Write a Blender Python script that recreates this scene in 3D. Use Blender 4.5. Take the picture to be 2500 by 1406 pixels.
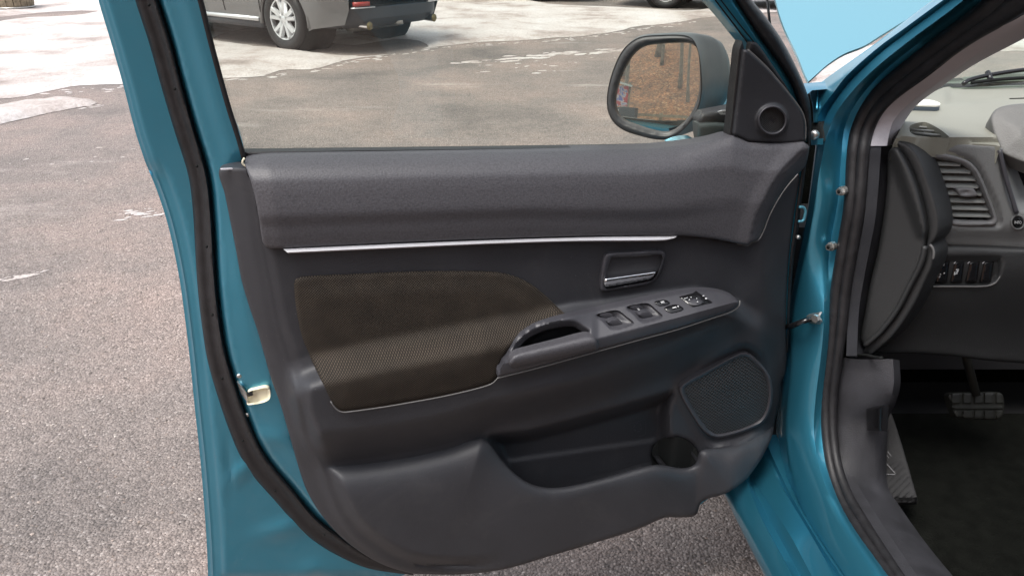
import bpy, math, random
import numpy as np
from mathutils import Vector, Matrix
from mathutils.geometry import delaunay_2d_cdt

S = bpy.context.scene
for o in list(bpy.data.objects):
    bpy.data.objects.remove(o)
R = math.radians
random.seed(7)
RNG = np.random.default_rng(7)

# ------------------------------------------------------------------ camera, sky, sun, exposure
CAM_H, PITCH, FPX = 1.38, 25.0, 1900.0
cam_data = bpy.data.cameras.new('camera')
cam_data.sensor_width = 36.0
cam_data.lens = 36.0 * FPX / 2500.0
cam_data.clip_start = 0.02
cam_data.clip_end = 600.0
cam = bpy.data.objects.new('camera', cam_data)
S.collection.objects.link(cam)
cam.location = (0, 0, CAM_H)
cam.rotation_euler = (R(90 - PITCH), 0, 0)
S.camera = cam

SUN_EL, SUN_AZ = 64.0, -135.0          # azimuth measured from +Y, clockwise
world = bpy.data.worlds.new('World')
S.world = world
world.use_nodes = True
wn = world.node_tree
wn.nodes.clear()
w_out = wn.nodes.new('ShaderNodeOutputWorld')
w_bg = wn.nodes.new('ShaderNodeBackground')
w_hs = wn.nodes.new('ShaderNodeHueSaturation')
w_sky = wn.nodes.new('ShaderNodeTexSky')
w_sky.sky_type = 'NISHITA'
w_sky.sun_disc = False
w_sky.sun_elevation = R(SUN_EL)
w_sky.sun_rotation = R(SUN_AZ)
w_sky.dust_density = 3.0
w_hs.inputs['Saturation'].default_value = 0.30
w_bg.inputs['Strength'].default_value = 0.15
wn.links.new(w_sky.outputs[0], w_hs.inputs['Color'])
wn.links.new(w_hs.outputs[0], w_bg.inputs[0])
wn.links.new(w_bg.outputs[0], w_out.inputs[0])

sun_data = bpy.data.lights.new('sun', 'SUN')
sun_data.energy = 1.3
sun_data.angle = R(25)
sun_data.color = (1.0, 0.95, 0.89)
sun = bpy.data.objects.new('sun', sun_data)
S.collection.objects.link(sun)
_a, _e = R(SUN_AZ), R(SUN_EL)
_sd = Vector((math.sin(_a) * math.cos(_e), math.cos(_a) * math.cos(_e), math.sin(_e)))
sun.rotation_euler = _sd.to_track_quat('Z', 'Y').to_euler()
sun.location = (-4, 6, 12)

S.view_settings.view_transform = 'Standard'
S.view_settings.look = 'None'
S.view_settings.gamma = 1.0
S.view_settings.use_curve_mapping = False
S.view_settings.exposure = 1.2
S.cycles.use_denoising = True
S.cycles.max_bounces = 8
S.cycles.transparent_max_bounces = 12
S.cycles.caustics_reflective = False
S.cycles.caustics_refractive = False

# ------------------------------------------------------------------ geometry helpers
CT, ST = math.cos(R(PITCH)), math.sin(R(PITCH))
CAMP = np.array([0, 0, CAM_H])

def rays(P):
    """pixels of the 2500x1406 photograph -> ray directions in the world"""
    P = np.asarray(P, float)
    dx, dy = P[:, 0] - 1250.0, P[:, 1] - 702.5
    return np.stack([dx, FPX * CT - dy * ST, -(FPX * ST + dy * CT)], 1)

def on_plane(P, p0, n, w=0.0):
    p0, n = np.asarray(p0, float), np.asarray(n, float)
    n = n / np.linalg.norm(n)
    d = rays(P)
    t = (np.dot(p0 - CAMP, n) + w) / (d @ n)
    return CAMP + d * np.reshape(t, (-1, 1))

DT = np.array([0.965, 0.2623, 0.0]); DT /= np.linalg.norm(DT)   # along the door, towards its hinge
DN = np.array([DT[1], -DT[0], 0.0])                             # out of the trimmed face
D0 = np.array([0, 1.2, 0.0])

def on_door(P, w=0.0, tilt=0.0, zb=1.10):
    w = np.broadcast_to(np.asarray(w, float), (len(P),)).copy()
    weff = w.copy()
    for _ in range(10):
        V = on_plane(P, D0, DN, weff)
        weff = w + tilt * .04 * np.logaddexp(0, (V[:, 2] - zb) / .04)
    return V

def on_x(P, x0, k=0.0, zb=1.0):
    P = np.asarray(P, float)
    x = np.broadcast_to(np.asarray(x0, float), (len(P),)).copy()
    xe = x.copy()
    d = rays(P)
    for _ in range(10):
        V = CAMP + d * (xe / d[:, 0])[:, None]
        xe = x + k * np.maximum(0, V[:, 2] - zb)
    return V

def on_ground(P, z=0.0):
    d = rays(P)
    t = (z - CAM_H) / d[:, 2]
    return CAMP + d * t[:, None]

def curve(pts, step=8.0, closed=True):
    """Catmull-Rom through pts; a third value marks a corner"""
    n = len(pts)
    out = []
    rng = range(n if closed else n - 1)
    X = [np.array(p[:2], float) for p in pts]
    C = [len(p) > 2 for p in pts]
    for i in rng:
        p1, p2 = X[i], X[(i + 1) % n]
        j0, j3 = i - 1, i + 2
        if closed:
            p0, p3 = X[j0 % n], X[j3 % n]
        else:
            p0 = X[j0] if j0 >= 0 else p1
            p3 = X[j3] if j3 < n else p2
        L = np.linalg.norm(p2 - p1)
        m1 = (p2 - p0) * L / (np.linalg.norm(p2 - p1) + np.linalg.norm(p1 - p0) + 1e-9)
        m2 = (p3 - p1) * L / (np.linalg.norm(p3 - p2) + np.linalg.norm(p2 - p1) + 1e-9)
        if C[i]: m1 = p2 - p1
        if C[(i + 1) % n]: m2 = p2 - p1
        k = max(1, int(round(L / step)))
        for q in range(k):
            t = q / k
            h = (2*t**3 - 3*t**2 + 1, t**3 - 2*t**2 + t, -2*t**3 + 3*t**2, t**3 - t**2)
            out.append(h[0]*p1 + h[1]*m1 + h[2]*p2 + h[3]*m2)
    if not closed:
        out.append(X[-1])
    return np.array(out)

def resample(C, n):
    C = np.asarray(C, float)
    s = np.r_[0, np.cumsum(np.linalg.norm(np.diff(C, axis=0), axis=1))]
    t = np.linspace(0, s[-1], n)
    return np.stack([np.interp(t, s, C[:, k]) for k in range(C.shape[1])], 1)

def dist_poly(P, C, closed=True):
    P = np.asarray(P, float)
    A = C
    B = np.roll(C, -1, 0) if closed else C[1:]
    if not closed: A = C[:-1]
    best = np.full(len(P), 1e18)
    for a, b in zip(A, B):
        ab = b - a
        t = np.clip(((P - a) @ ab) / (ab @ ab + 1e-12), 0, 1)
        d = P - (a + t[:, None] * ab)
        best = np.minimum(best, d[:, 0]**2 + d[:, 1]**2)
    return np.sqrt(best)

def inside(P, C):
    P = np.asarray(P, float)
    x, y = P[:, 0], P[:, 1]
    r = np.zeros(len(P), bool)
    a = C; b = np.roll(C, -1, 0)
    for (x1, y1), (x2, y2) in zip(a, b):
        if y1 == y2: continue
        c = (y1 > y) != (y2 > y)
        r ^= c & (x < (x2 - x1) * (y - y1) / (y2 - y1) + x1)
    return r

def sm(a, b, x):
    t = np.clip((x - a) / (b - a), 0, 1)
    return t * t * (3 - 2 * t)

def offs(C, k):
    """closed outline moved inwards by k px"""
    C = np.asarray(C, float)
    T = np.roll(C, -1, 0) - np.roll(C, 1, 0); T /= np.linalg.norm(T, axis=1)[:, None] + 1e-9
    Nn = np.stack([-T[:, 1], T[:, 0]], 1)
    ar = np.sum(C[:, 0] * np.roll(C[:, 1], -1) - np.roll(C[:, 0], -1) * C[:, 1])
    return C + Nn * k * (1 if ar > 0 else -1)
def offl(C, k):
    C = np.asarray(C, float)
    T = np.gradient(C, axis=0); T /= np.linalg.norm(T, axis=1)[:, None] + 1e-9
    return C + np.stack([-T[:, 1], T[:, 0]], 1) * k
def ring_lines(C, ks):
    out = []
    for k in ks:
        D = offs(C, k) if k else np.asarray(C, float)
        out.append(np.vstack([D, D[:1]]))
    return out

def cdt(outline, step, holes=(), lines=()):
    C = np.asarray(outline, float)
    lo, hi = C.min(0), C.max(0)
    gx = np.arange(lo[0] + step * .5, hi[0], step)
    gy = np.arange(lo[1] + step * .5, hi[1], step)
    G = np.stack(np.meshgrid(gx, gy), -1).reshape(-1, 2)
    if len(G):
        G = G[inside(G, C)]
    if len(G):
        G = G[dist_poly(G, C) > step * .45]
    V = [C]; E = []; off = len(C)
    E += [(i, (i + 1) % off) for i in range(off)]
    for H in holes:
        H = np.asarray(H, float)
        if len(G):
            G = G[~inside(G, H)]
            G = G[dist_poly(G, H) > step * .45]
        k = len(H)
        E += [(off + i, off + (i + 1) % k) for i in range(k)]
        V.append(H); off += k
    for L_ in lines:
        L_ = np.asarray(L_, float)
        ok = inside(L_, C) & (dist_poly(L_, C) > 1.0)
        if len(G): G = G[dist_poly(G, L_, False) > min(step * .45, 3.0)]
        V.append(L_[ok]); idx = -np.ones(len(L_), int); idx[ok] = off + np.arange(ok.sum())
        E += [(int(a), int(b)) for a, b in zip(idx[:-1], idx[1:]) if a >= 0 and b >= 0]
        off += int(ok.sum())
    V.append(G)
    V = np.concatenate(V)
    r = delaunay_2d_cdt([Vector((float(a), float(b))) for a, b in V], E, [], 0, 1e-4)
    v = np.array([(p.x, p.y) for p in r[0]])
    f = np.array([t for t in r[2] if len(t) == 3])
    cen = v[f].mean(1)
    keep = inside(cen, C)
    for H in holes:
        keep &= ~inside(cen, np.asarray(H, float))
    f = f[keep]
    used = np.unique(f)
    mp = -np.ones(len(v), int); mp[used] = np.arange(len(used))
    return v[used], mp[f]

def boundary(f):
    e = np.concatenate([f[:, [0, 1]], f[:, [1, 2]], f[:, [2, 0]]])
    s = np.sort(e, 1)
    key = s[:, 0].astype(np.int64) * 10_000_000 + s[:, 1]
    u, idx, cnt = np.unique(key, return_index=True, return_counts=True)
    return e[idx[cnt == 1]]

def mk(name, V, F, mat=None, parent=None, smooth=True, label=None, cat=None, kind=None, group=None, sharp=None, uv=None):
    me = bpy.data.meshes.new(name)
    V = np.asarray(V, float)
    me.from_pydata([tuple(v) for v in V.tolist()], [], [tuple(f) for f in (F.tolist() if isinstance(F, np.ndarray) else F)])
    me.update(calc_edges=True)
    if smooth:
        me.polygons.foreach_set('use_smooth', [True] * len(me.polygons))
        if sharp is not None:
            try: me.set_sharp_from_angle(angle=R(sharp))
            except Exception: pass
    if uv is not None:
        L = me.uv_layers.new(name='UVMap')
        li = np.zeros(len(me.loops), int); me.loops.foreach_get('vertex_index', li)
        L.data.foreach_set('uv', np.asarray(uv)[li].ravel().astype('f'))
    me.update()
    o = bpy.data.objects.new(name, me)
    if mat: me.materials.append(mat)
    S.collection.objects.link(o)
    tag(o, label, cat, kind, group)
    if parent is not None: adopt(o, parent)
    return o

def tag(o, label=None, cat=None, kind=None, group=None):
    if label: o['label'] = label
    if cat: o['category'] = cat
    if kind: o['kind'] = kind
    if group: o['group'] = group
    return o

def adopt(o, parent):
    o.parent = parent
    # parts of parts: their parent's own world matrix is already the identity
    if parent.parent is None:
        o.matrix_parent_inverse = Matrix.LocRotScale(parent.location, parent.rotation_euler, parent.scale).inverted()

def empty(name, loc=(0, 0, 0), label=None, cat=None, group=None):
    o = bpy.data.objects.new(name, None)
    o.empty_display_size = .1
    S.collection.objects.link(o)
    o.location = loc
    tag(o, label, cat, None, group)
    return o

def panel(name, outline, pos, wf, mat, parent, step=8, holes=(), edge=(0, 0), thick=.006, tdir=None,
          back=False, sharp=40, uvm=False, lines=(), **kw):
    """a sheet with real relief: outline -> triangulated -> placed by pos(P, w) -> rim folded back"""
    C = np.asarray(outline, float)
    lines = list(lines)
    if edge[0] >= 4:
        for q_ in (.3, 1.0): lines += ring_lines(C, (edge[0] * q_,))
        for H in holes: lines += ring_lines(H, (-edge[0],))
    v, f = cdt(C, step, holes, lines)
    w = wf(v[:, 0], v[:, 1]) if callable(wf) else np.full(len(v), float(wf))
    Rp, r = edge
    if Rp > 0:
        d = dist_poly(v, C)
        for H in holes: d = np.minimum(d, dist_poly(v, np.asarray(H, float)))
        t = 1 - np.clip(d / Rp, 0, 1)
        w = w - r * (1 - np.sqrt(np.maximum(0, 1 - t * t)))
    V = pos(v, w)
    td = -DN if tdir is None else np.asarray(tdir, float)
    td = td / np.linalg.norm(td)
    # orient faces against tdir
    nrm = np.cross(V[f[:, 1]] - V[f[:, 0]], V[f[:, 2]] - V[f[:, 0]])
    if (nrm @ td).sum() > 0: f = f[:, ::-1]
    F = f.tolist()
    if thick > 0:
        be = boundary(f)
        n0 = len(V)
        if back:
            V = np.concatenate([V, V + td * thick])
            F += (f[:, ::-1] + n0).tolist()
            F += [(int(b), int(a), int(a) + n0, int(b) + n0) for a, b in be]
        else:
            ids = np.unique(be); mp = {int(i): n0 + k for k, i in enumerate(ids)}
            V = np.concatenate([V, V[ids] + td * thick])
            F += [(int(b), int(a), mp[int(a)], mp[int(b)]) for a, b in be]
    uv = None
    if uvm:
        Q = V - D0
        uv = np.stack([Q @ DT, V[:, 2]], 1)
    return mk(name, V, F, mat, parent, sharp=sharp, uv=uv, **kw)

def tube(path, r, seg=8, closed=False, squash=None, caps=True):
    P = np.asarray(path, float); n = len(P)
    r = np.broadcast_to(np.asarray(r, float), (n,))
    V = []; F = []
    T = np.gradient(P, axis=0)
    if closed: T = np.roll(P, -1, 0) - np.roll(P, 1, 0)
    T /= np.linalg.norm(T, axis=1)[:, None] + 1e-12
    up = np.array([0.013, 0.021, 1.0])
    if abs(T[0] @ up) > .95: up = np.array([1.0, .02, .03])
    u = np.cross(T[0], up); u /= np.linalg.norm(u)
    for i in range(n):
        u = u - T[i] * (u @ T[i]); u /= np.linalg.norm(u)
        w = np.cross(T[i], u)
        for k in range(seg):
            a = 2 * math.pi * k / seg
            V.append(P[i] + r[i] * (math.cos(a) * u + math.sin(a) * w))
    m = n if closed else n - 1
    for i in range(m):
        j = (i + 1) % n
        for k in range(seg):
            l = (k + 1) % seg
            F.append((i*seg + k, i*seg + l, j*seg + l, j*seg + k))
    if caps and not closed:
        F.append(tuple(range(seg))[::-1]); F.append(tuple((n-1)*seg + k for k in range(seg)))
    return V, F

def joinm(*parts):
    V = []; F = []
    for v, f in parts:
        o = len(V); V += [tuple(p) for p in v]; F += [tuple(i + o for i in q) for q in f]
    return V, F

def box(c, s, rot=None):
    c = np.array(c, float); h = np.array(s, float) / 2
    V = [np.array((x, y, z)) * h for x in (-1, 1) for y in (-1, 1) for z in (-1, 1)]
    if rot is not None: V = [np.array(rot @ Vector(v)) for v in V]
    V = [c + v for v in V]
    F = [(0, 1, 3, 2), (4, 6, 7, 5), (0, 4, 5, 1), (2, 3, 7, 6), (0, 2, 6, 4), (1, 5, 7, 3)]
    return V, F

def disc(c, n, r, h, seg=16, r2=None):
    c = np.asarray(c, float); n = np.asarray(n, float); n = n / np.linalg.norm(n)
    return tube([c, c + n * h * .5, c + n * h], [r, r, r if r2 is None else r2], seg)

def loft(rows, name, mat, parent, flip=False, sharp=40, **kw):
    n = len(rows[0]); V = np.concatenate(rows); F = []
    for i in range(len(rows) - 1):
        for k in range(n - 1):
            q = (i*n + k, i*n + k + 1, (i+1)*n + k + 1, (i+1)*n + k)
            F.append(q[::-1] if flip else q)
    return mk(name, V, F, mat, parent, sharp=sharp, **kw)

# ------------------------------------------------------------------ materials
def newmat(name):
    m = bpy.data.materials.new(name); m.use_nodes = True
    return m, m.node_tree, m.node_tree.nodes['Principled BSDF']

def N(nt, t, **kw):
    n = nt.nodes.new('ShaderNode' + t)
    for k, v in kw.items():
        if k in n.inputs: n.inputs[k].default_value = v
        else: setattr(n, k, v)
    return n

def ramp(nt, stops):
    r = nt.nodes.new('ShaderNodeValToRGB')
    e = r.color_ramp.elements
    while len(e) < len(stops): e.new(.5)
    for el, (p, c) in zip(e, stops):
        el.position = p; el.color = (*c, 1) if len(c) == 3 else c
    return r

def simple(name, col, rough=.5, metal=0.0, coat=0.0, bump=0.0, bscale=400, vary=0.0, vscale=6, spec=.5, coatr=.05, kind='NOISE', emis=None, specks=0.0):
    m, nt, b = newmat(name)
    b.inputs['Base Color'].default_value = (*col, 1)
    b.inputs['Roughness'].default_value = rough
    b.inputs['Metallic'].default_value = metal
    b.inputs['Coat Weight'].default_value = coat
    b.inputs['Coat Roughness'].default_value = coatr
    b.inputs['Specular IOR Level'].default_value = spec
    tc = N(nt, 'TexCoord')
    if vary > 0:
        nz = N(nt, 'TexNoise', Scale=vscale, Detail=5.0)
        nt.links.new(tc.outputs['Object'], nz.inputs['Vector'])
        rp = ramp(nt, [(.3, tuple(c * (1 - vary) for c in col)), (.7, tuple(min(1, c * (1 + vary)) for c in col))])
        nt.links.new(nz.outputs[0], rp.inputs[0]); nt.links.new(rp.outputs[0], b.inputs['Base Color'])
        mr = N(nt, 'MapRange'); mr.inputs[3].default_value = rough * (1 - vary * .4); mr.inputs[4].default_value = min(1, rough * (1 + vary * .4))
        nt.links.new(nz.outputs[0], mr.inputs[0]); nt.links.new(mr.outputs[0], b.inputs['Roughness'])
    if bump > 0:
        if kind == 'NOISE': tx = N(nt, 'TexNoise', Scale=bscale, Detail=3.0)
        else: tx = N(nt, 'TexVoronoi', Scale=bscale); tx.feature = 'DISTANCE_TO_EDGE' if kind == 'EDGE' else 'F1'
        nt.links.new(tc.outputs['Object'], tx.inputs['Vector'])
        bp = N(nt, 'Bump'); bp.inputs['Distance'].default_value = bump
        bp.inputs['Strength'].default_value = 1.0
        nt.links.new(tx.outputs[0], bp.inputs['Height']); nt.links.new(bp.outputs[0], b.inputs['Normal'])
    if specks > 0:
        # fine lint and dust, with broad faint scuffs
        vo = N(nt, 'TexVoronoi', Scale=55.0); nt.links.new(tc.outputs['Object'], vo.inputs['Vector'])
        sp = ramp(nt, [(0.0, (1, 1, 1)), (.04, (0, 0, 0))]); nt.links.new(vo.outputs['Distance'], sp.inputs[0])
        sc = N(nt, 'TexNoise', Scale=7.0, Detail=8.0, Roughness=.75, Distortion=.6); nt.links.new(tc.outputs['Object'], sc.inputs['Vector'])
        sr = ramp(nt, [(.52, (0, 0, 0)), (.85, (specks, specks, specks))]); nt.links.new(sc.outputs[0], sr.inputs[0])
        ad = N(nt, 'Math', operation='ADD'); ad.use_clamp = True; nt.links.new(sp.outputs[0], ad.inputs[0]); nt.links.new(sr.outputs[0], ad.inputs[1])
        mx = N(nt, 'Mix'); mx.data_type = 'RGBA'; nt.links.new(ad.outputs[0], mx.inputs[0])
        src = b.inputs['Base Color'].links[0].from_socket if b.inputs['Base Color'].links else None
        if src: nt.links.new(src, mx.inputs[6])
        else: mx.inputs[6].default_value = (*col, 1)
        mx.inputs[7].default_value = (.22, .21, .20, 1); nt.links.new(mx.outputs[2], b.inputs['Base Color'])
    if emis: 
        b.inputs['Emission Color'].default_value = (*emis, 1); b.inputs['Emission Strength'].default_value = 1
    return m

def mat_paint():
    m, nt, b = newmat('teal_paint')
    tc = N(nt, 'TexCoord')
    nz = N(nt, 'TexNoise', Scale=5.0, Detail=6.0); nt.links.new(tc.outputs['Object'], nz.inputs['Vector'])
    dust = N(nt, 'TexNoise', Scale=900.0, Detail=1.0); nt.links.new(tc.outputs['Object'], dust.inputs['Vector'])
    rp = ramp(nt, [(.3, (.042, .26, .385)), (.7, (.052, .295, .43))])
    nt.links.new(nz.outputs[0], rp.inputs[0])
    # sparse pale dust specks
    vo = N(nt, 'TexVoronoi', Scale=38.0); nt.links.new(tc.outputs['Object'], vo.inputs['Vector'])
    sp = ramp(nt, [(0.0, (1, 1, 1)), (.035, (0, 0, 0))]); nt.links.new(vo.outputs['Distance'], sp.inputs[0])
    mx = N(nt, 'Mix'); mx.data_type = 'RGBA'
    nt.links.new(sp.outputs[0], mx.inputs[0]); nt.links.new(rp.outputs[0], mx.inputs[6]); mx.inputs[7].default_value = (.35, .42, .45, 1)
    nt.links.new(mx.outputs[2], b.inputs['Base Color'])
    b.inputs['Metallic'].default_value = .85
    b.inputs['Roughness'].default_value = .40
    b.inputs['Coat Weight'].default_value = 1.0
    b.inputs['Coat Roughness'].default_value = .05
    bp = N(nt, 'Bump'); bp.inputs['Distance'].default_value = .00006
    nt.links.new(dust.outputs[0], bp.inputs['Height']); nt.links.new(bp.outputs[0], b.inputs['Normal'])
    return m

def mat_fabric():
    m, nt, b = newmat('dotted_fabric')
    uv = N(nt, 'UVMap')
    mp = N(nt, 'Mapping'); mp.inputs['Rotation'].default_value = (0, 0, R(45)); mp.inputs['Scale'].default_value = (335, 335, 1)
    nt.links.new(uv.outputs[0], mp.inputs['Vector'])
    vo = N(nt, 'TexVoronoi', Scale=1.0, Randomness=0.0); vo.voronoi_dimensions = '2D'
    nt.links.new(mp.outputs[0], vo.inputs['Vector'])
    rp = ramp(nt, [(.16, (.070, .056, .042)), (.45, (.011, .009, .0075))]); nt.links.new(vo.outputs['Distance'], rp.inputs[0])
    nz = N(nt, 'TexNoise', Scale=30.0, Detail=4.0); nt.links.new(uv.outputs[0], nz.inputs['Vector'])
    mul = N(nt, 'Mix'); mul.data_type = 'RGBA'; mul.blend_type = 'MULTIPLY'; mul.inputs[0].default_value = 1.0
    r2 = ramp(nt, [(.3, (.75, .75, .75)), (.7, (1.1, 1.08, 1.05))]); nt.links.new(nz.outputs[0], r2.inputs[0])
    nt.links.new(rp.outputs[0], mul.inputs[6]); nt.links.new(r2.outputs[0], mul.inputs[7])
    nt.links.new(mul.outputs[2], b.inputs['Base Color'])
    b.inputs['Roughness'].default_value = .8
    b.inputs['Specular IOR Level'].default_value = .25
    inv = N(nt, 'Math', operation='SUBTRACT'); inv.inputs[0].default_value = 1.0
    nt.links.new(vo.outputs['Distance'], inv.inputs[1])
    bp = N(nt, 'Bump'); bp.inputs['Distance'].default_value = .0012; bp.inputs['Strength'].default_value = .8
    nt.links.new(inv.outputs[0], bp.inputs['Height']); nt.links.new(bp.outputs[0], b.inputs['Normal'])
    return m

def mat_grille(name='grille_mesh', sc=190):
    m, nt, b = newmat(name)
    uv = N(nt, 'UVMap')
    mp = N(nt, 'Mapping'); mp.inputs['Rotation'].default_value = (0, 0, R(38)); mp.inputs['Scale'].default_value = (sc, sc, 1)
    nt.links.new(uv.outputs[0], mp.inputs['Vector'])
    vo = N(nt, 'TexVoronoi', Scale=1.0, Randomness=0.0); vo.voronoi_dimensions = '2D'
    nt.links.new(mp.outputs[0], vo.inputs['Vector'])
    rp = ramp(nt, [(.30, (.002, .002, .002)), (.42, (.042, .042, .044))]); nt.links.new(vo.outputs['Distance'], rp.inputs[0])
    nt.links.new(rp.outputs[0], b.inputs['Base Color'])
    b.inputs['Roughness'].default_value = .5
    bp = N(nt, 'Bump'); bp.inputs['Distance'].default_value = .002
    nt.links.new(vo.outputs['Distance'], bp.inputs['Height']); nt.links.new(bp.outputs[0], b.inputs['Normal'])
    return m

def mat_leather():
    m, nt, b = newmat('grained_vinyl')
    tc = N(nt, 'TexCoord')
    vo = N(nt, 'TexVoronoi', Scale=420.0); vo.feature = 'SMOOTH_F1'
    n1 = N(nt, 'TexNoise', Scale=90.0, Detail=3.0)
    mixv = N(nt, 'Mix'); mixv.data_type = 'VECTOR'; mixv.inputs[0].default_value = .0015
    nt.links.new(tc.outputs['Object'], n1.inputs['Vector'])
    nt.links.new(tc.outputs['Object'], mixv.inputs[4]); nt.links.new(n1.outputs['Color'], mixv.inputs[5])
    nt.links.new(mixv.outputs[1], vo.inputs['Vector'])
    rp = ramp(nt, [(.1, (.070, .069, .078)), (.75, (.043, .042, .048))]); nt.links.new(vo.outputs['Distance'], rp.inputs[0])
    nt.links.new(rp.outputs[0], b.inputs['Base Color'])
    b.inputs['Roughness'].default_value = .52
    bp = N(nt, 'Bump'); bp.inputs['Distance'].default_value = .00045; bp.inputs['Strength'].default_value = .7; bp.invert = True
    nt.links.new(vo.outputs['Distance'], bp.inputs['Height']); nt.links.new(bp.outputs[0], b.inputs['Normal'])
    return m

def mat_glass(name, tint, refl=1.0):
    m = bpy.data.materials.new(name); m.use_nodes = True; nt = m.node_tree; nt.nodes.clear()
    out = N(nt, 'OutputMaterial'); mx = N(nt, 'MixShader')
    tr = N(nt, 'BsdfTransparent'); tr.inputs[0].default_value = (*tint, 1)
    gl = N(nt, 'BsdfGlossy'); gl.inputs['Roughness'].default_value = .02; gl.inputs[0].default_value = (refl, refl, refl, 1)
    ge = N(nt, 'NewGeometry'); dt = N(nt, 'VectorMath', operation='DOT_PRODUCT')
    nt.links.new(ge.outputs['Incoming'], dt.inputs[0]); nt.links.new(ge.outputs['Normal'], dt.inputs[1])
    ab = N(nt, 'Math', operation='ABSOLUTE'); nt.links.new(dt.outputs['Value'], ab.inputs[0])
    om = N(nt, 'Math', operation='SUBTRACT'); om.inputs[0].default_value = 1.0; nt.links.new(ab.outputs[0], om.inputs[1])
    pw = N(nt, 'Math', operation='POWER'); pw.inputs[1].default_value = 5.0; nt.links.new(om.outputs[0], pw.inputs[0])
    fr = N(nt, 'Math', operation='MULTIPLY_ADD'); fr.inputs[1].default_value = .92; fr.inputs[2].default_value = .07; nt.links.new(pw.outputs[0], fr.inputs[0])
    nt.links.new(fr.outputs[0], mx.inputs[0]); nt.links.new(tr.outputs[0], mx.inputs[1]); nt.links.new(gl.outputs[0], mx.inputs[2])
    # a faint film of road dust
    df = N(nt, 'BsdfDiffuse'); df.inputs[0].default_value = (.55, .52, .46, 1)
    m2 = N(nt, 'MixShader'); nz = N(nt, 'TexNoise', Scale=4.0, Detail=6.0); tc = N(nt, 'TexCoord')
    mpg = N(nt, 'Mapping'); mpg.inputs['Scale'].default_value = (2.2, 2.2, .45); nt.links.new(tc.outputs['Object'], mpg.inputs['Vector']); nt.links.new(mpg.outputs[0], nz.inputs['Vector'])
    mr = N(nt, 'MapRange'); mr.inputs[1].default_value = .42; mr.inputs[2].default_value = .75; mr.inputs[3].default_value = .02; mr.inputs[4].default_value = .13
    nt.links.new(nz.outputs[0], mr.inputs[0]); nt.links.new(mr.outputs[0], m2.inputs[0])
    nt.links.new(mx.outputs[0], m2.inputs[1]); nt.links.new(df.outputs[0], m2.inputs[2]); nt.links.new(m2.outputs[0], out.inputs[0])
    return m

M = {}
M['paint'] = mat_paint()
M['fabric'] = mat_fabric()
M['leather'] = mat_leather()
M['plastic'] = simple('black_plastic', (.028, .029, .034), .52, specks=.10, spec=.42, bump=.0004, bscale=550, vary=.12, vscale=9)
M['plastic_smooth'] = simple('satin_plastic', (.040, .040, .047), .44, specks=.08, bump=.0002, bscale=600, vary=.1, vscale=12)
M['dark'] = simple('dark_lower_plastic', (.022, .023, .024), .5, bump=.0004, bscale=550, vary=.1, vscale=9)
M['gloss_black'] = simple('gloss_black', (.008, .008, .009), .15)
M['deep'] = simple('matte_black', (.008, .009, .009), .8, spec=.2)
M['rubber'] = simple('rubber', (.012, .0115, .013), .5, spec=.4, bump=.0006, bscale=260, vary=.3, vscale=60)
M['silver'] = simple('silver_trim', (.56, .56, .59), .34, metal=.4, bump=.0001, bscale=300)
M['chrome'] = simple('chrome', (.82, .82, .84), .1, metal=1.0)
M['steel'] = simple('steel', (.5, .5, .48), .35, metal=.9, vary=.3, vscale=80)
M['bead'] = simple('bead_grey', (.12, .118, .118), .5)
M['beige'] = simple('beige_plastic', (.72, .68, .52), .5, vary=.06)
M['white'] = simple('white_print', (.42, .43, .44), .5)
M['grey_trim'] = simple('grey_pillar_trim', (.55, .54, .58), .6, bump=.0003, bscale=500, vary=.08)
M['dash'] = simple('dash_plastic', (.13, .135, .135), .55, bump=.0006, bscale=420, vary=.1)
M['dash_sheen'] = simple('sky_sheen_dash_top', (.215, .215, .18), .5, bump=.0005, bscale=420, vary=.06)  # sky reflected on the dash top, put into a paler base colour
M['carpet'] = simple('carpet', (.006, .0065, .0055), .95, bump=.003, bscale=300, vary=.3, vscale=40, spec=.05)
M['grille'] = mat_grille()
M['grille_fine'] = mat_grille('tweeter_mesh', 420)
M['mirror'] = simple('mirror_silver', (.86, .86, .86), .01, metal=1.0)
M['glass'] = mat_glass('door_glass', (.87, .905, .83))
M['wglass'] = mat_glass('windscreen_glass', (.74, .83, .72))
M['worn'] = simple('worn_plastic', (.068, .064, .06), .7, bump=.001, bscale=200, vary=.45, vscale=25)
M['pedal'] = simple('pedal_rubber', (.018, .018, .014), .6, vary=.3, vscale=60)

# ================================================================== THE TEAL CAR
CAR = empty('parked_car', (1.4, 0.6, 0), 'teal blue car with its driver door wide open and bonnet raised, filling the foreground', 'car')

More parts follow.
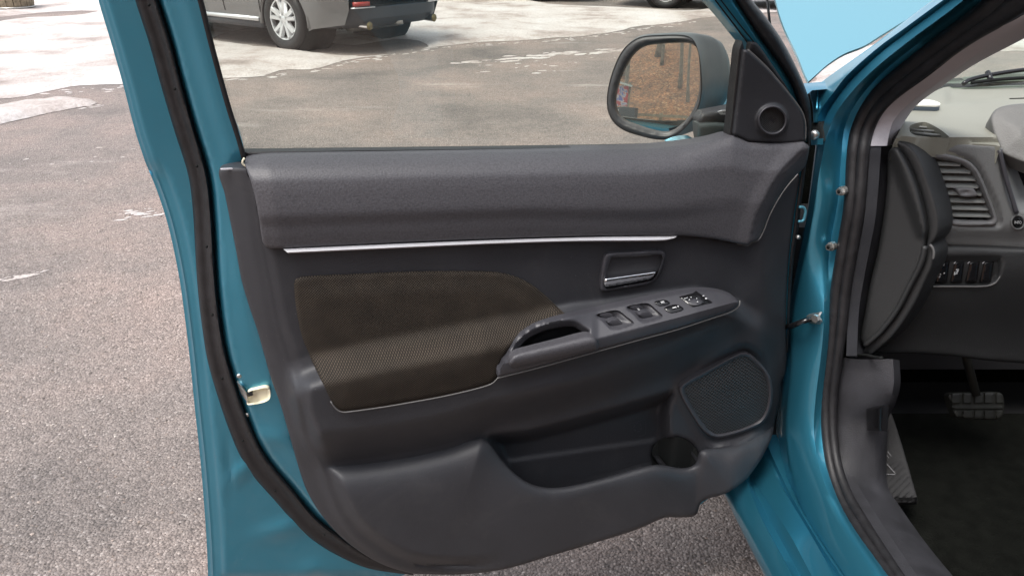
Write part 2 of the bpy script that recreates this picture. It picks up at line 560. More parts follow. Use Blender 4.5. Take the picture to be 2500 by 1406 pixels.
# ------------------------------------------------------------------ the open door
WS_C = curve([(262, -395), (302, -230), (342, -60), (358, 0), (390, 100), (418, 205), (451, 320), (476, 400), (487, 450), (495, 530), (506, 706), (525, 850), (546, 929), (588, 1048), (627, 1127),
              (692, 1206), (761, 1285), (848, 1345), (904, 1372), (960, 1386), (1010, 1396)], 14, False)
OUT_L = [(150, -400), (187, -240), (222, -80), (240, 0), (270, 100), (300, 205), (330, 320), (354, 394, 1), (385, 470), (413, 560), (438, 680), (452, 780), (464, 880), (476, 1000), (489, 1120), (499, 1240), (505, 1330), (509, 1440, 1)]
SHELL = curve(OUT_L + [(700, 1440), (940, 1432, 1), (992, 1400), (1100, 1388), (1232, 1376), (1400, 1326), (1600, 1256), (1700, 1238, 1),
               (1800, 1160), (1860, 1080), (1890, 985), (1904, 920), (1916, 820), (1921, 700), (1928, 600), (1946, 480), (1958, 400), (1966, 356, 1),
               (1800, 362, 1), (1600, 366, 1), (1250, 372), (598, 388, 1), (590, 340), (558, 262), (520, 128), (490, 15), (468, -80), (436, -225), (402, -380, 1), (300, -396, 1)], 12)
OUT_LC = curve(OUT_L, 14, False)
CRE = curve([(372, 380), (400, 405), (425, 470), (450, 550), (474, 650), (484, 720)], 14, False)
def sgn_ws(P):
    d = dist_poly(P, WS_C, False)
    # which side of the seal's line: +1 towards the trim
    y = WS_C[:, 1]; x = WS_C[:, 0]
    xs = np.interp(P[:, 1], y, x, right=1010)
    return np.where(P[:, 0] > xs, d, -d)
TRIM_L = [(537, 414), (549, 474), (564, 549), (577, 615), (589, 680), (606, 740), (628, 805), (641, 850), (661, 921), (685, 988), (708, 1067), (738, 1168),
          (758, 1214), (795, 1269), (838, 1314), (894, 1355), (945, 1381), (1000, 1397)]
TRIM_LC = curve(TRIM_L, 14, False)
def gauss(x, y, cx, cy, sx, sy, a=0):
    c, s_ = math.cos(R(a)), math.sin(R(a))
    u = ((x - cx) * c + (y - cy) * s_) / sx; v = (-(x - cx) * s_ + (y - cy) * c) / sy
    return np.exp(-.5 * (u*u + v*v))
def w_shell(x, y):
    P = np.stack([x, y], 1)
    s = sgn_ws(P); do = np.where(s < -10, dist_poly(P, SHELL), 200.0)
    w = -.088 + .046 * sm(10, 44, s) + .008 * sm(40, 90, s)
    dt = dist_poly(P, TRIM_LC, False)
    w += .002 * sm(30, 55, s) * (1 - sm(0, 40, dt)) * sm(395, 470, y)
    # hem of the outer skin: stepped ribs along the outer edge below the belt
    below = sm(385, 440, y)
    w -= .016 * (1 - sm(0, 22, do)) * np.where(y < 420, 1, .5)
    w += below * (.0045 * np.exp(-.5 * ((do - 12) / 3.0)**2) + .0035 * np.exp(-.5 * ((do - 25) / 3.0)**2)) * (s < -30)
    w -= below * .014 * (1 - sm(24, 44, do)) * (s < -22)
    w -= (1 - below) * .004 * np.exp(-.5 * ((do - 17) / 2.0)**2)
    # soft channel down the frame beside the window
    w += .006 * sm(70, 95, s) * (1 - sm(360, 420, y))
    w += .010 * gauss(x, y, 690, 1290, 45, 16, -14) + .009 * gauss(x, y, 590, 1150, 30, 14, -40) + .008 * gauss(x, y, 660, 1068, 30, 14, 12)
    w += .010 * gauss(x, y, 770, 1400, 34, 24) - .012 * gauss(x, y, 775, 1412, 17, 12)
    w -= .006 * gauss(x, y, 560, 1140, 4, 40, -4)
    w -= .010 * sm(1100, 1500, x) * 0
    # under the trim the shell stays well behind it
    dT = dist_poly(P, TRIM)
    return w - np.where(inside(P, TRIM), .10 * sm(4, 70, dT), 0)

TRIM = curve(TRIM_L + [(1023, 1400), (1124, 1401), (1232, 1388), (1340, 1357), (1448, 1325), (1556, 1291), (1622, 1263), (1664, 1262), (1699, 1256), (1714, 1223),
             (1771, 1204), (1821, 1170), (1849, 1134), (1870, 1099), (1885, 1063), (1892, 1028), (1902, 985), (1908, 932), (1917, 914), (1921, 860), (1919, 790),
             (1922, 680), (1929, 600), (1941, 510), (1956, 424), (1962, 380), (1960, 362, 1), (1800, 372), (1600, 385), (1200, 392), (640, 404), (618, 410, 1)], 9)
def dwf(k, tilt=.16):
    return lambda P, w: on_door(P, w, tilt)
door = panel('door', SHELL, dwf(0), w_shell, M['paint'], CAR, step=9, lines=[offl(OUT_LC, k) for k in (-4, -8, -12, -16, -20, -25, -30, -36, -44)] + [offl(WS_C, k) for k in (-10, -27, -44)] + [TRIM_LC, offl(TRIM_LC, 6), offl(TRIM_LC, 18)], thick=.018, label='teal metal shell of the open driver door', sharp=50)

# ---- the moulded trim: one continuous relief
CR_L = curve([(606, 412), (613, 439), (625, 500), (637, 590), (656, 691), (677, 795), (700, 870), (712, 909), (736, 1016), (760, 1087), (792, 1150), (819, 1214), (845, 1262), (875, 1299), (908, 1327), (954, 1358), (1016, 1381), (1124, 1389), (1232, 1377)], 10, False)
yA = lambda x: np.interp(x, [600, 700, 757, 900, 1000, 1250, 1390, 1460, 1600, 1700, 1800, 1920], [905, 882, 858, 826, 806, 758, 735, 728, 705, 695, 725, 790])
yB = lambda x: np.interp(x, [640, 800, 900, 1000, 1100, 1180, 1300, 1500, 1650, 1760, 1850, 1920], [1170, 1141, 1130, 1115, 1092, 1066, 1034, 980, 925, 868, 800, 720])
LIP = curve([(560, 1168), (640, 1168), (800, 1141), (900, 1130), (1000, 1115), (1100, 1092), (1172, 1068), (1195, 1080), (1225, 1120), (1262, 1158), (1300, 1181), (1345, 1189), (1400, 1183), (1500, 1158),
             (1570, 1139), (1600, 1133), (1630, 1134), (1657, 1139), (1680, 1138), (1697, 1128), (1703, 1112), (1712, 1098), (1745, 1092), (1800, 1085), (1850, 1066), (1900, 1030), (1960, 990)], 8, False)
CUP = curve([(1640, 1066), (1672, 1073), (1694, 1091), (1703, 1112), (1697, 1128), (1680, 1138), (1657, 1139), (1630, 1134), (1604, 1131), (1592, 1112), (1598, 1088), (1615, 1072)], 6)
SPK = curve([(1659, 950), (1671, 933), (1730, 900), (1799, 864), (1821, 859), (1842, 872), (1868, 900), (1883, 927), (1886, 971), (1878, 1008), (1862, 1032), (1831, 1048), (1790, 1062), (1753, 1069), (1730, 1063), (1708, 1040), (1685, 1005), (1668, 976)], 8)
POCK = curve([(1186, 1062), (1200, 1110), (1235, 1180), (1290, 1215), (1345, 1222), (1400, 1216), (1500, 1190), (1590, 1166), (1660, 1166), (1650, 1110), (1640, 1062), (1640, 1000), (1660, 940, 1), (1500, 988), (1300, 1042)], 8)
PAD = curve([(600, 388, 1), (618, 380), (1000, 373), (1300, 368), (1560, 362), (1660, 354), (1740, 342), (1791, 330), (1809, 338), (1828, 347), (1892, 350), (1962, 346, 1), (1976, 357, 1), (1972, 385), (1964, 408), (1949, 424), (1925, 452), (1904, 481), (1881, 523), (1864, 566),
             (1852, 585), (1836, 591), (1827, 598), (1800, 594), (1740, 583), (1650, 575), (1500, 575), (1300, 580), (1000, 591), (760, 603), (665, 607), (650, 603), (641, 590), (632, 530), (616, 455), (598, 402)], 8)
def w_base(x, y):
    P = np.stack([x, y], 1)
    w = np.full(len(x), .022)
    width = np.interp(x, [700, 1250, 1400, 1700, 1850], [100, 95, 60, 60, 60])
    w = w + .050 * sm(0, 1, (y - yA(x)) / width) * sm(1900, 1780, x) * np.interp(x, [690, 760], [.45, 1])
    w = w - .050 * sm(-95, -2, y - yB(x)) * np.interp(x, [650, 720, 1700, 1860], [.3, 1, 1, 0])
    return w
ARM = curve([(1216, 920, 1), (1217, 908), (1228, 878), (1258, 835), (1300, 802), (1345, 784), (1400, 770), (1460, 756), (1530, 741), (1600, 726), (1660, 714), (1705, 709), (1745, 710), (1785, 720), (1803, 734), (1803, 744), (1785, 757), (1740, 773), (1650, 802), (1550, 829), (1460, 854), (1300, 898)], 6)
HOLE = curve([(1264, 858), (1275, 838), (1292, 823), (1320, 810), (1360, 800), (1385, 797), (1403, 799), (1418, 808), (1430, 818), (1350, 838)], 5)
def w_trim(x, y):
    P = np.stack([x, y], 1)
    w = w_base(x, y)
    dl = dist_poly(P, LIP, False)
    yl = np.interp(x, LIP[np.argsort(LIP[:, 0]), 0], LIP[np.argsort(LIP[:, 0]), 1])
    below = (y > yl + .06)
    pk = sm(1130, 1300, x) * sm(1800, 1700, x)
    rise_soft = .042 * (1 - np.exp(-dl / 38.0))
    rise_lip = .030 * sm(0, 1.3, dl) + .015 * (1 - np.exp(-np.maximum(dl - 1.3, 0) / 13.0))
    w += np.where(below, rise_soft * (1 - pk) + rise_lip * pk, 0)
    # rolled lip highlight
    # map pocket and cup holder
    inP = inside(P, POCK)
    dp = dist_poly(P, POCK)
    w -= np.where(inP & ~below, .055 * sm(0, 34, dp), 0)
    w += np.where(inP & ~below, .006 * sm(-6, 6, y - np.interp(x, [1250, 1620], [1122, 1070])), 0)
    # right-hand end: fair into the speaker area, then fall away to the hinge side
    dS = dist_poly(P, SPK)
    w = np.where(inside(P, SPK) | (dS < 26), w * .0 + .026 + (w - .026) * np.where(inside(P, SPK), 0, sm(0, 26, dS)), w)
    w -= .030 * sm(1840, 1935, x + (y - 900) * .04) * (1 - sm(1000, 1100, y))
    # bulge under the armrest that catches the sky
    w += .008 * gauss(x, y, 1355, 945, 75, 15, -14)
    # flank facing the hinge-away side
    left = dist_poly(P, CR_L, False)
    xc = np.interp(y, CR_L[:, 1], CR_L[:, 0])
    yc = np.interp(x, CR_L[:, 0], CR_L[:, 1])
    onflank = (x < xc) | ((x < 1232) & (y > yc))
    fl = sm(1240, 1040, x)
    qi = (1 - sm(0, 34, left)) * fl * sm(960, 1060, y)
    w = w * (1 - qi) + .034 * qi
    qf = sm(0, 26, left)
    w = np.where(onflank, (w * (1 - qf * fl) + .026 * qf * fl) - .008 * fl - .0005 * np.minimum(left, 70) * fl, w - .008 * fl * (1 - sm(0, 30, left)))
    w = w - np.where(inside(P, PAD), .05 * sm(1, 14, dist_poly(P, PAD)), 0) - np.where(y < 470, .02 * sm(440, 400, y) * sm(600, 630, x), 0)
    w = w - np.where(inside(P, ARM), .060 * sm(8, 22, dist_poly(P, ARM)), 0)
    # dimple at the left end of the shelf
    w -= .012 * gauss(x, y, 762, 905, 26, 16, -30)
    return w
trim = panel('door_trim', TRIM, dwf(0), w_trim, M['plastic'], door, step=6, holes=[CUP], edge=(7, .006), thick=.03, sharp=58,
             lines=[offl(CR_L, k) for k in (-4, 0, 6)] + [LIP, offl(LIP, 1.5)] + ring_lines(SPK, (0, -13, -26)))

_co = offs(CUP, -2.5)
_wr = w_trim(_co[:, 0], _co[:, 1]); _k = np.ones(7) / 7
_wr = np.convolve(np.r_[_wr[-3:], _wr, _wr[:3]], _k, 'valid') - .002
_r0 = on_door(offs(CUP, -1), _wr, .16); _cc = _r0.mean(0)
_rows = [np.vstack([r_, r_[:1]]) for r_ in (_r0 + np.array([0, 0, .001]), _cc + (_r0 - _cc) * .97 + np.array([0, 0, -.003]), _cc + (_r0 - _cc) * .92 + np.array([0, 0, -.03]), _cc + (_r0 - _cc) * .88 + np.array([0, 0, -.07]), _cc + (_r0 - _cc) * .02 + np.array([0, 0, -.072]))]
loft(_rows, 'cup_holder', M['deep'], door, sharp=50)

# ---- padded vinyl upper
_pt = np.array([0, .05, .14, .26, .40, .58, .68, .76, .88, 1.05]); _pw = np.array([-.020, .000, .020, .034, .0395, .044, .0455, .0405, .0395, .034])
RID = curve([(1990, 340), (1976, 354), (1940, 382), (1900, 428), (1866, 485), (1842, 545), (1832, 600), (1828, 640)], 8, False)
def w_pad(x, y):
    P = np.stack([x, y], 1)
    y0 = np.interp(x, [600, 1300, 1560, 1660, 1790, 1830, 1976], [378, 367, 361, 352, 328, 338, 338])
    t = (y - y0) / np.interp(x, [600, 1300, 1700, 1830], [228, 212, 236, 262])
    a = np.interp(t, _pt - .02, _pw); b = np.interp(t, _pt, _pw); c = np.interp(t, _pt + .02, _pw); d = np.interp(t, _pt - .04, _pw); e = np.interp(t, _pt + .04, _pw)
    w = (a + b + c + d + e) / 5
    # forward end flares out into the mirror sail
    f = sm(1560, 1850, x)
    w2 = np.interp(t, [0, .1, .3, .6, 1.0], [.010, .022, .036, .043, .042])
    w = w * (1 - f) + w2 * f
    dr = dist_poly(P, RID, False)
    xr = np.interp(y, RID[:, 1], RID[:, 0])
    w -= np.where(x > xr, .034 * sm(0, 46, dr), -.004 * (1 - sm(0, 40, dr)))
    w -= .008 * (1 - sm(600, 660, x - (y - 400) * .16))
    return w
panel('padded_upper', PAD, dwf(0), w_pad, M['leather'], door, step=6, edge=(6, .004), thick=.03, sharp=80, label='grained grey padded top of the door trim')

# ---- bright strip
_st = resample(curve([(691, 607), (1000, 593), (1300, 582), (1500, 576.5), (1655, 575)], 8, False), 90)
_sb = resample(curve([(704, 618.5), (1000, 605), (1200, 596), (1400, 590), (1620, 588), (1645, 582)], 8, False), 90)
_rw = []
for t_, w_ in ((0, -.012), (0, .010), (.12, .0135), (.4, .0165), (.75, .0190), (.93, .0170), (1, .013), (1, -.012)):
    C_ = _st * (1 - t_) + _sb * t_
    _rw.append(on_door(C_, w_base(C_[:, 0], _sb[:, 1]) + w_, .16))
loft(_rw, 'trim_strip', M['silver'], door, sharp=60, label='satin silver trim strip')

# ---- fabric insert
FAB = curve([(717, 694), (722, 680), (742, 673), (863, 667), (1006, 661), (1148, 660), (1215, 663), (1252, 671), (1290, 688), (1322, 711), (1350, 737), (1375, 760), (1392, 774, 1), (1300, 802), (1260, 832), (1234, 868), (1222, 895), (1216, 919, 1), (1205, 932), (1191, 939), (1148, 951),
             (1077, 967), (1006, 980), (935, 992), (863, 1002), (835, 1004), (821, 996), (808, 978), (775, 909), (753, 862), (735, 816), (723, 759)], 8)
panel('fabric_insert', FAB, dwf(0), lambda x, y: w_base(x, y) + .006 + .006 * sm(0, 60, dist_poly(np.stack([x, y], 1), FAB)), M['fabric'], door, step=7, edge=(10, .008), thick=.02, uvm=True, sharp=80, label='dark brown dotted fabric insert')
def beadpts(pts, w, n=None):
    C = curve(pts, 8, False); return on_door(C, w_base(C[:, 0], C[:, 1]) + w, .16)
V, F = tube(beadpts([(1216, 921), (1205, 933), (1191, 940), (1148, 952), (1077, 968), (1006, 981), (935, 993), (863, 1003), (835, 1005), (820, 997), (807, 979)], .0065), .0011, 6)
mk('edge_bead', V, F, M['bead'], door)
V, F = tube(on_door(curve([(1948, 425), (1924, 452), (1903, 482), (1880, 524), (1863, 567), (1851, 586), (1835, 592), (1827, 599), (1800, 595)], 8, False), .028, .16), .0012, 6)
mk('edge_bead', V, F, M['bead'], door)

# ---- armrest with switch plate, grip and pull pocket
EDG = curve([(1216, 890), (1240, 884), (1300, 868), (1460, 826), (1550, 802), (1650, 776), (1720, 757), (1790, 738), (1830, 728)], 8, False)
WELLS = [curve(p, 5) for p in (
    [(1455, 769), (1473, 762), (1508, 757), (1530, 772), (1548, 788), (1536, 796), (1493, 803), (1474, 785)],
    [(1529, 750), (1549, 743), (1582, 740), (1602, 755), (1618, 771), (1604, 779), (1567, 786), (1547, 767)])]
def w_arm(x, y):
    P = np.stack([x, y], 1)
    ye = np.interp(x, EDG[:, 0], EDG[:, 1])
    yt = np.interp(x, [1216, 1228, 1258, 1300, 1345, 1460, 1600, 1705, 1745, 1785, 1810], [905, 875, 832, 798, 780, 752, 722, 705, 706, 716, 733])
    t = np.clip((y - yt) / np.maximum(ye - yt, 6), 0, 1)
    amp = np.interp(x, [1216, 1240, 1290, 1700, 1780, 1805], [.040, .042, .044, .044, .034, .026])
    bs = np.interp(x, [1216, 1380, 1460], [.080, .078, .056])
    w = bs + np.minimum(amp, .104 - bs) * t
    w -= .004 * sm(-10, 0, y - ye) * 0
    w -= .008 * sm(6, 60, y - ye)
    for Wl in WELLS:
        i = inside(P, Wl)
        w -= np.where(i, .008 * sm(0, 4, dist_poly(P, Wl)) + .006 * sm(4, 20, dist_poly(P, Wl)), 0)
    dH = dist_poly(P, HOLE)
    w -= np.where((dH < 17) & (y < ye - 6), .014 * (1 - sm(0, 17, dH)), 0)
    return w
arm = panel('armrest', ARM, dwf(0), w_arm, M['plastic_smooth'], door, step=4, holes=[HOLE], edge=(3, .002), thick=.014, sharp=60,
            lines=ring_lines(HOLE, (-17,)) + ring_lines(WELLS[0], (0, 4)) + ring_lines(WELLS[1], (0, 4)) + [EDG])
_bc = curve([(1214, 922), (1300, 901), (1460, 857), (1550, 832), (1650, 805), (1740, 776), (1786, 760), (1805, 745), (1806, 733)], 8, False)
V, F = tube(on_door(_bc, np.minimum(w_arm(_bc[:, 0], _bc[:, 1] - 8) - .004, .105), .16), .0013, 6)
mk('edge_bead', V, F, M['bead'], door)
panel('pull_pocket', offs(HOLE, -6), dwf(0), -.0, M['dark'], door, step=8, thick=.004)
GRIP = curve([(1244, 890), (1247, 874), (1258, 862), (1300, 850), (1360, 835), (1430, 817), (1447, 820), (1457, 832), (1460, 852), (1440, 858), (1350, 879), (1260, 898, 1)], 6)
panel('grip', GRIP, dwf(0), lambda x, y: .102 + .014 * (1 - ((y - np.interp(x, [1244, 1460], [882, 834])) / 26.0)**2), M['leather'], door, step=5, edge=(7, .007), thick=.012, sharp=70, label='grained pull handle grip')

# window switch keys in their wells
for W0, lab in ((0, None), (75, None)):
    dy = 0 if W0 == 0 else -19
    for (kx, ky) in ((0, 0), (21, 18)):
        K = curve([(1462 + W0 + kx, 768 + dy + ky), (1485 + W0 + kx, 761 + dy + ky), (1500 + W0 + kx, 773 + dy + ky), (1478 + W0 + kx, 781 + dy + ky)], 3)
        P0 = on_door(K, w_arm(K[:, 0], K[:, 1]).max() - .005, .16)
        panel('window_switch', K, dwf(0), (lambda m: (lambda x, y: m + 0 * x))(float(w_arm(K[:, 0], K[:, 1]).max() - .004)), M['pedal'] if False else M['plastic_smooth'], door, step=4, edge=(5, .003), thick=.01)
def key(name, pts, lift, mat=None, e=(4, .0025), lab=None):
    K = curve(pts, 3)
    m = lambda x, y: w_arm(x, y) + lift
    return panel(name, K, dwf(0), m, mat or M['gloss_black'], door, step=4, edge=e, thick=.01, label=lab)
key('lock_button', [(1598, 737), (1625, 732), (1636, 740), (1611, 746)], .003)
key('lock_button', [(1622, 752), (1652, 743), (1669, 754), (1638, 763)], .003)
key('mirror_switch', [(1659, 725, 1), (1704, 713, 1), (1740, 738, 1), (1691, 749, 1)], .002, e=(2, .001), lab='square black mirror adjuster')
key('mirror_knob', [(1679, 735), (1693, 729), (1712, 733), (1716, 738), (1704, 745), (1686, 744)], .0045, M['plastic_smooth'])
def mark(polys, wfun, parent, name='printed_mark', mat=None):
    Vs, Fs = [], []
    for p in polys:
        P = np.array(p, float); Q = wfun(P)
        o = len(Vs); Vs += [tuple(q) for q in Q]; Fs.append(tuple(range(o, o + len(P))))
    return mk(name, Vs, Fs, mat or M['white'], parent, smooth=False)
def onarm(P, l=.0056): return on_door(P, w_arm(P[:, 0], P[:, 1]) + l, .16)
def tri(cx, cy, r, a): return [(cx + r * math.cos(R(a + k)), cy + .8 * r * math.sin(R(a + k))) for k in (0, 125, 235)]
mark([tri(1683, 731, 2.6, 170), tri(1703, 736, 2.6, 40), tri(1687, 725, 2.2, -90), tri(1701, 728, 2.2, 0),
      [(1721, 727), (1725, 726), (1727, 729), (1722, 730)], [(1715, 721), (1719, 720), (1720, 722), (1716, 723)],
      [(1670, 728), (1679, 725), (1679.5, 726), (1670.5, 729)]], lambda P: onarm(P, .0068), door)
mark([[(1612, 736), (1620, 734), (1622, 736), (1614, 738)], [(1614, 739), (1622, 737), (1623, 738), (1615, 740)],
      [(1641, 750), (1650, 747.5), (1652, 750), (1643, 752.5)], [(1653, 746), (1656, 745.2), (1658, 748), (1655, 749)]],
     lambda P: onarm(P, .0052), door)
mark([[(1555, 752.5), (1559, 751.5), (1563, 756), (1559, 757.2)]], lambda P: onarm(P, .009), door)

# ---- inner release handle
BZ = curve([(1473, 632), (1478, 621), (1492, 617), (1540, 614), (1592, 611), (1613, 611), (1623, 616), (1624, 628), (1618, 650), (1609, 672), (1597, 686), (1580, 694), (1530, 703), (1479, 711), (1467, 710), (1465, 696), (1468, 665)], 5)
BZI = curve([(1489, 634), (1493, 628), (1550, 625), (1603, 621), (1616, 622), (1618, 630), (1609, 660), (1600, 677), (1588, 686), (1530, 697), (1482, 706), (1476, 702), (1479, 668)], 5)
def w_bz(x, y):
    P = np.stack([x, y], 1); d = dist_poly(P, BZI)
    return w_base(x, y) + .008 + np.where(inside(P, BZI), -.030 * sm(0, 4, d), .002 * sm(0, 6, d))
panel('handle_bezel', BZ, dwf(0), w_bz, M['plastic_smooth'], door, step=4, edge=(6, .005), thick=.03, sharp=60, lines=ring_lines(BZI, (0, 4)))
LEV = curve([(1477, 673, 1), (1540, 666), (1604, 655, 1), (1602, 664), (1592, 679), (1570, 685), (1485, 700), (1475, 698)], 4)
panel('release_lever', LEV, dwf(0), lambda x, y: w_base(x, y) + .004 + .010 * sm(0, 10, (y - np.interp(x, [1477, 1604], [673, 655]))) * (1 - .5 * sm(12, 30, y - np.interp(x, [1477, 1604], [673, 655]))),
      M['chrome'], door, step=3, edge=(3, .002), thick=.012, sharp=70, label='chrome door release lever')
panel('lock_tab', curve([(1486, 638, 1), (1508, 636, 1), (1505, 665, 1), (1481, 664, 1)], 4), dwf(0), lambda x, y: w_base(x, y) - .006, M['plastic_smooth'], door, step=5, edge=(3, .003), thick=.01)

# ---- speaker
SPI = curve([(1671, 948), (1680, 939), (1735, 908), (1800, 873), (1820, 869), (1838, 882), (1860, 905), (1873, 930), (1877, 970), (1870, 1004), (1855, 1025), (1828, 1040), (1788, 1053), (1755, 1059), (1738, 1055), (1717, 1033), (1695, 1000), (1680, 972)], 6)
panel('speaker_frame', SPK, dwf(0), lambda x, y: .030 + .008 + 0 * x, M['plastic_smooth'], door, step=6, holes=[SPI], edge=(5, .0035), thick=.012)
panel('speaker_grille', SPI, dwf(0), lambda x, y: .033 + .0035 * sm(0, 50, dist_poly(np.stack([x, y], 1), SPI)), M['grille'], door, step=8, thick=.01, uvm=True, label='perforated lower speaker grille')

# ---- belt seal, glass, window channel
panel('belt_seal', curve([(596, 371, 1), (1000, 366), (1300, 362), (1500, 359), (1640, 355, 1), (1600, 361, 1), (1300, 370), (1000, 375), (620, 383), (600, 385, 1)], 12), dwf(0), -.030, M['rubber'], door, step=8, edge=(3, .002), thick=.02)
panel('window_glass', curve([(400, -384, 1), (436, -225), (470, -90), (490, 0), (520, 128), (556, 262), (594, 385, 1), (1000, 388, 1), (1600, 372, 1), (1800, 362, 1), (1806, 220), (1812, 104, 1), (1775, 52), (1728, 0), (1650, -88), (1527, -192), (1350, -276), (1100, -322), (700, -348)], 30), dwf(0), -.046, M['glass'], door, step=60, thick=.004, back=False, label='clear raised window glass')
# window channel lip down the frame
V, F = tube(on_door(curve([(400, -380), (435, -225), (466, -85), (489, 0), (521, 128), (558, 262), (583, 340), (596, 388)], 12, False), -.030, .16), .004, 8)
mk('window_channel', V, F, M['rubber'], door)
# front arm of the frame
panel('frame_front', curve([(405, -378, 1), (700, -350), (1100, -325), (1350, -280), (1525, -195), (1648, -90), (1730, 0), (1770, 45), (1812, 97), (1840, 130), (1880, 190), (1915, 245), (1945, 300), (1958, 350, 1), (1976, 350, 1), (1968, 300), (1953, 256), (1935, 205), (1908, 160), (1862, 96), (1799, 0), (1735, -90), (1610, -225), (1400, -340), (1100, -396), (700, -420), (150, -425, 1), (150, -398, 1), (300, -393, 1)], 8), dwf(0), lambda x, y: -.012 - .0 * x, M['paint'], door, step=7, edge=(16, .012), thick=.03)
panel('frame_seal', curve([(1100, -385, 1), (1400, -330), (1608, -215), (1733, -90), (1798, 0), (1861, 96), (1907, 160), (1934, 205), (1952, 256), (1964, 300), (1971, 352), (1966, 372, 1), (1972, 374, 1), (1980, 345), (1978, 256), (1966, 215), (1943, 162), (1908, 96), (1870, 42), (1836, 0), (1775, -90), (1640, -245), (1420, -365), (1100, -420, 1)], 8), dwf(0), lambda x, y: -.002 + 0 * x, M['rubber'], door, step=6, edge=(14, .014), thick=.03, label='black rubber seal of the window frame')
for pts in ([(1738, -10), (1790, 58), (1835, 118)], [(1752, -10), (1802, 55), (1848, 112)]):
    V, F = tube(on_door(curve(pts, 10, False), -.0125, .16), .0012, 5); mk('frame_seam', V, F, M['deep'], door)

# ---- sail panel with tweeter
SAIL = curve([(1815, 122, 1), (1825, 122, 1), (1843, 138), (1872, 165), (1902, 200), (1925, 228), (1943, 252), (1958, 275), (1965, 300), (1966, 346, 1), (1930, 349), (1890, 349), (1850, 347), (1828, 346), (1809, 337), (1790, 329, 1), (1795, 290), (1800, 250), (1807, 190)], 7)
TWC = np.array([1885.5, 293.5])
def w_sail(x, y):
    r = np.hypot(x - TWC[0], (y - TWC[1]) * 1.0)
    return .012 + .007 * (1 - sm(33, 42, r)) - .012 * (1 - sm(28, 33, r))
sail = panel('sail_panel', SAIL, dwf(0), w_sail, M['plastic'], door, step=4, edge=(6, .005), thick=.02, sharp=70, label='black triangular corner panel behind the mirror')
circ = lambda c, rx, ry, n: [(c[0] + rx * math.cos(2*math.pi*k/n), c[1] + ry * math.sin(2*math.pi*k/n)) for k in range(n)]
panel('tweeter_grille', circ(TWC, 30, 30.5, 36), dwf(0), lambda x, y: .010 - .004 * (1 - sm(0, 13, np.hypot(x - TWC[0], y - TWC[1]))), M['grille_fine'], door, step=5, thick=.004, uvm=True, label='round tweeter grille')
q = on_door(np.array(circ(TWC, 33, 33.5, 40)), .0195, .16)
V, F = tube(q, .0018, 8, closed=True); mk('tweeter_ring', V, F, M['plastic_smooth'], door)
panel('sail_seal', curve([(1812, 100, 1), (1817, 122, 1), (1808, 190), (1801, 250), (1796, 290), (1791, 331, 1), (1779, 333, 1), (1785, 290), (1790, 240), (1797, 180), (1804, 120)], 7), dwf(0), .002, M['rubber'], door, step=5, edge=(5, .004), thick=.02)
panel('sail_filler', curve([(1832, 104, 1), (1846, 104), (1880, 150), (1915, 203), (1930, 228, 1), (1900, 196), (1870, 163), (1843, 136), (1828, 122, 1)], 6), dwf(0), .004, M['rubber'], door, step=6, edge=(5, .004), thick=.01)
V, F = tube(on_door(curve([(1826, 121), (1845, 138), (1873, 165), (1903, 200), (1926, 228), (1944, 251), (1959, 274), (1967, 302), (1967, 344)], 8, False), .0125, .16), .0009, 6)
mk('sail_bead', V, F, M['bead'], door)

# ---- thick seal round the door
def ribbon(C, wid):
    C = np.asarray(C); T = np.gradient(C, axis=0); T /= np.linalg.norm(T, axis=1)[:, None]
    Nn = np.stack([-T[:, 1], T[:, 0]], 1); s = np.linspace(0, 1, len(C)); w = np.interp(s, *wid)[:, None] / 2
    return np.concatenate([C + Nn * w, (C - Nn * w)[::-1]])
C = resample(WS_C, 130)
rb = ribbon(C, ([0, .25, .4, .6, .75, .9, 1], [58, 53, 46, 46, 56, 44, 14]))
panel('door_seal', rb, dwf(0), lambda x, y: -.066 + .006 * np.tanh((sgn_ws(np.stack([x, y], 1)) - 6) / 4) + .012 * sm(6, 20, sgn_ws(np.stack([x, y], 1))), M['rubber'], door, step=5, edge=(18, .016), thick=.02, sharp=80, label='thick black rubber seal round the door edge')
for (x, y) in [(364, 12), (427, 217), (481, 405), (505, 601), (519, 767), (543, 922), (593, 1074), (672, 1196), (792, 1303)]:
    V, F = disc(on_door(np.array([(x, y)]), -.0535, .16)[0] if False else on_door(np.array([(x, y)]), -.052, .16)[0], DN, .0019, .003, 10); mk('seal_hole', V, F, M['deep'], door)

# ---- shut face details: latch mouth, bolts
LT = curve([(603, 986), (604, 972), (606, 957), (632, 949), (648, 946), (657, 949), (660, 960), (658, 973), (648, 980), (622, 986)], 4)
def pos_shell(off): return lambda P, w: on_door(P, w_shell(P[:, 0], P[:, 1]) + off + w, .16)
panel('latch_mouth', LT, pos_shell(.012), lambda x, y: -.010 * sm(0, 6, dist_poly(np.stack([x, y], 1), LT)), M['beige'], door, step=4, edge=(3, .002), thick=.01, label='cream plastic latch opening')
panel('latch_slot', curve([(579, 932, 1), (586, 938), (600, 958), (607, 984, 1), (600, 976), (588, 958)], 4), pos_shell(.008), 0, M['steel'], door, step=5, thick=.006)
panel('latch_claw', curve([(604, 960, 1), (616, 957, 1), (618, 964, 1), (606, 968, 1)], 4), pos_shell(.013), 0, M['gloss_black'], door, step=5, thick=.006)
for (x, y) in [(584, 916), (586, 975), (604, 1011)]:
    p = on_door(np.array([(x, y)]), w_shell(np.array([x]), np.array([y])), .16)[0]
    V, F = disc(p, DN, .0042, .0035, 10, .0025); mk('bolt', V, F, M['steel'], door)
for (x, y, a, l) in [(602, 386, 35, 9), (598, 396, 60, 8), (604, 404, 20, 7)]:
    pass
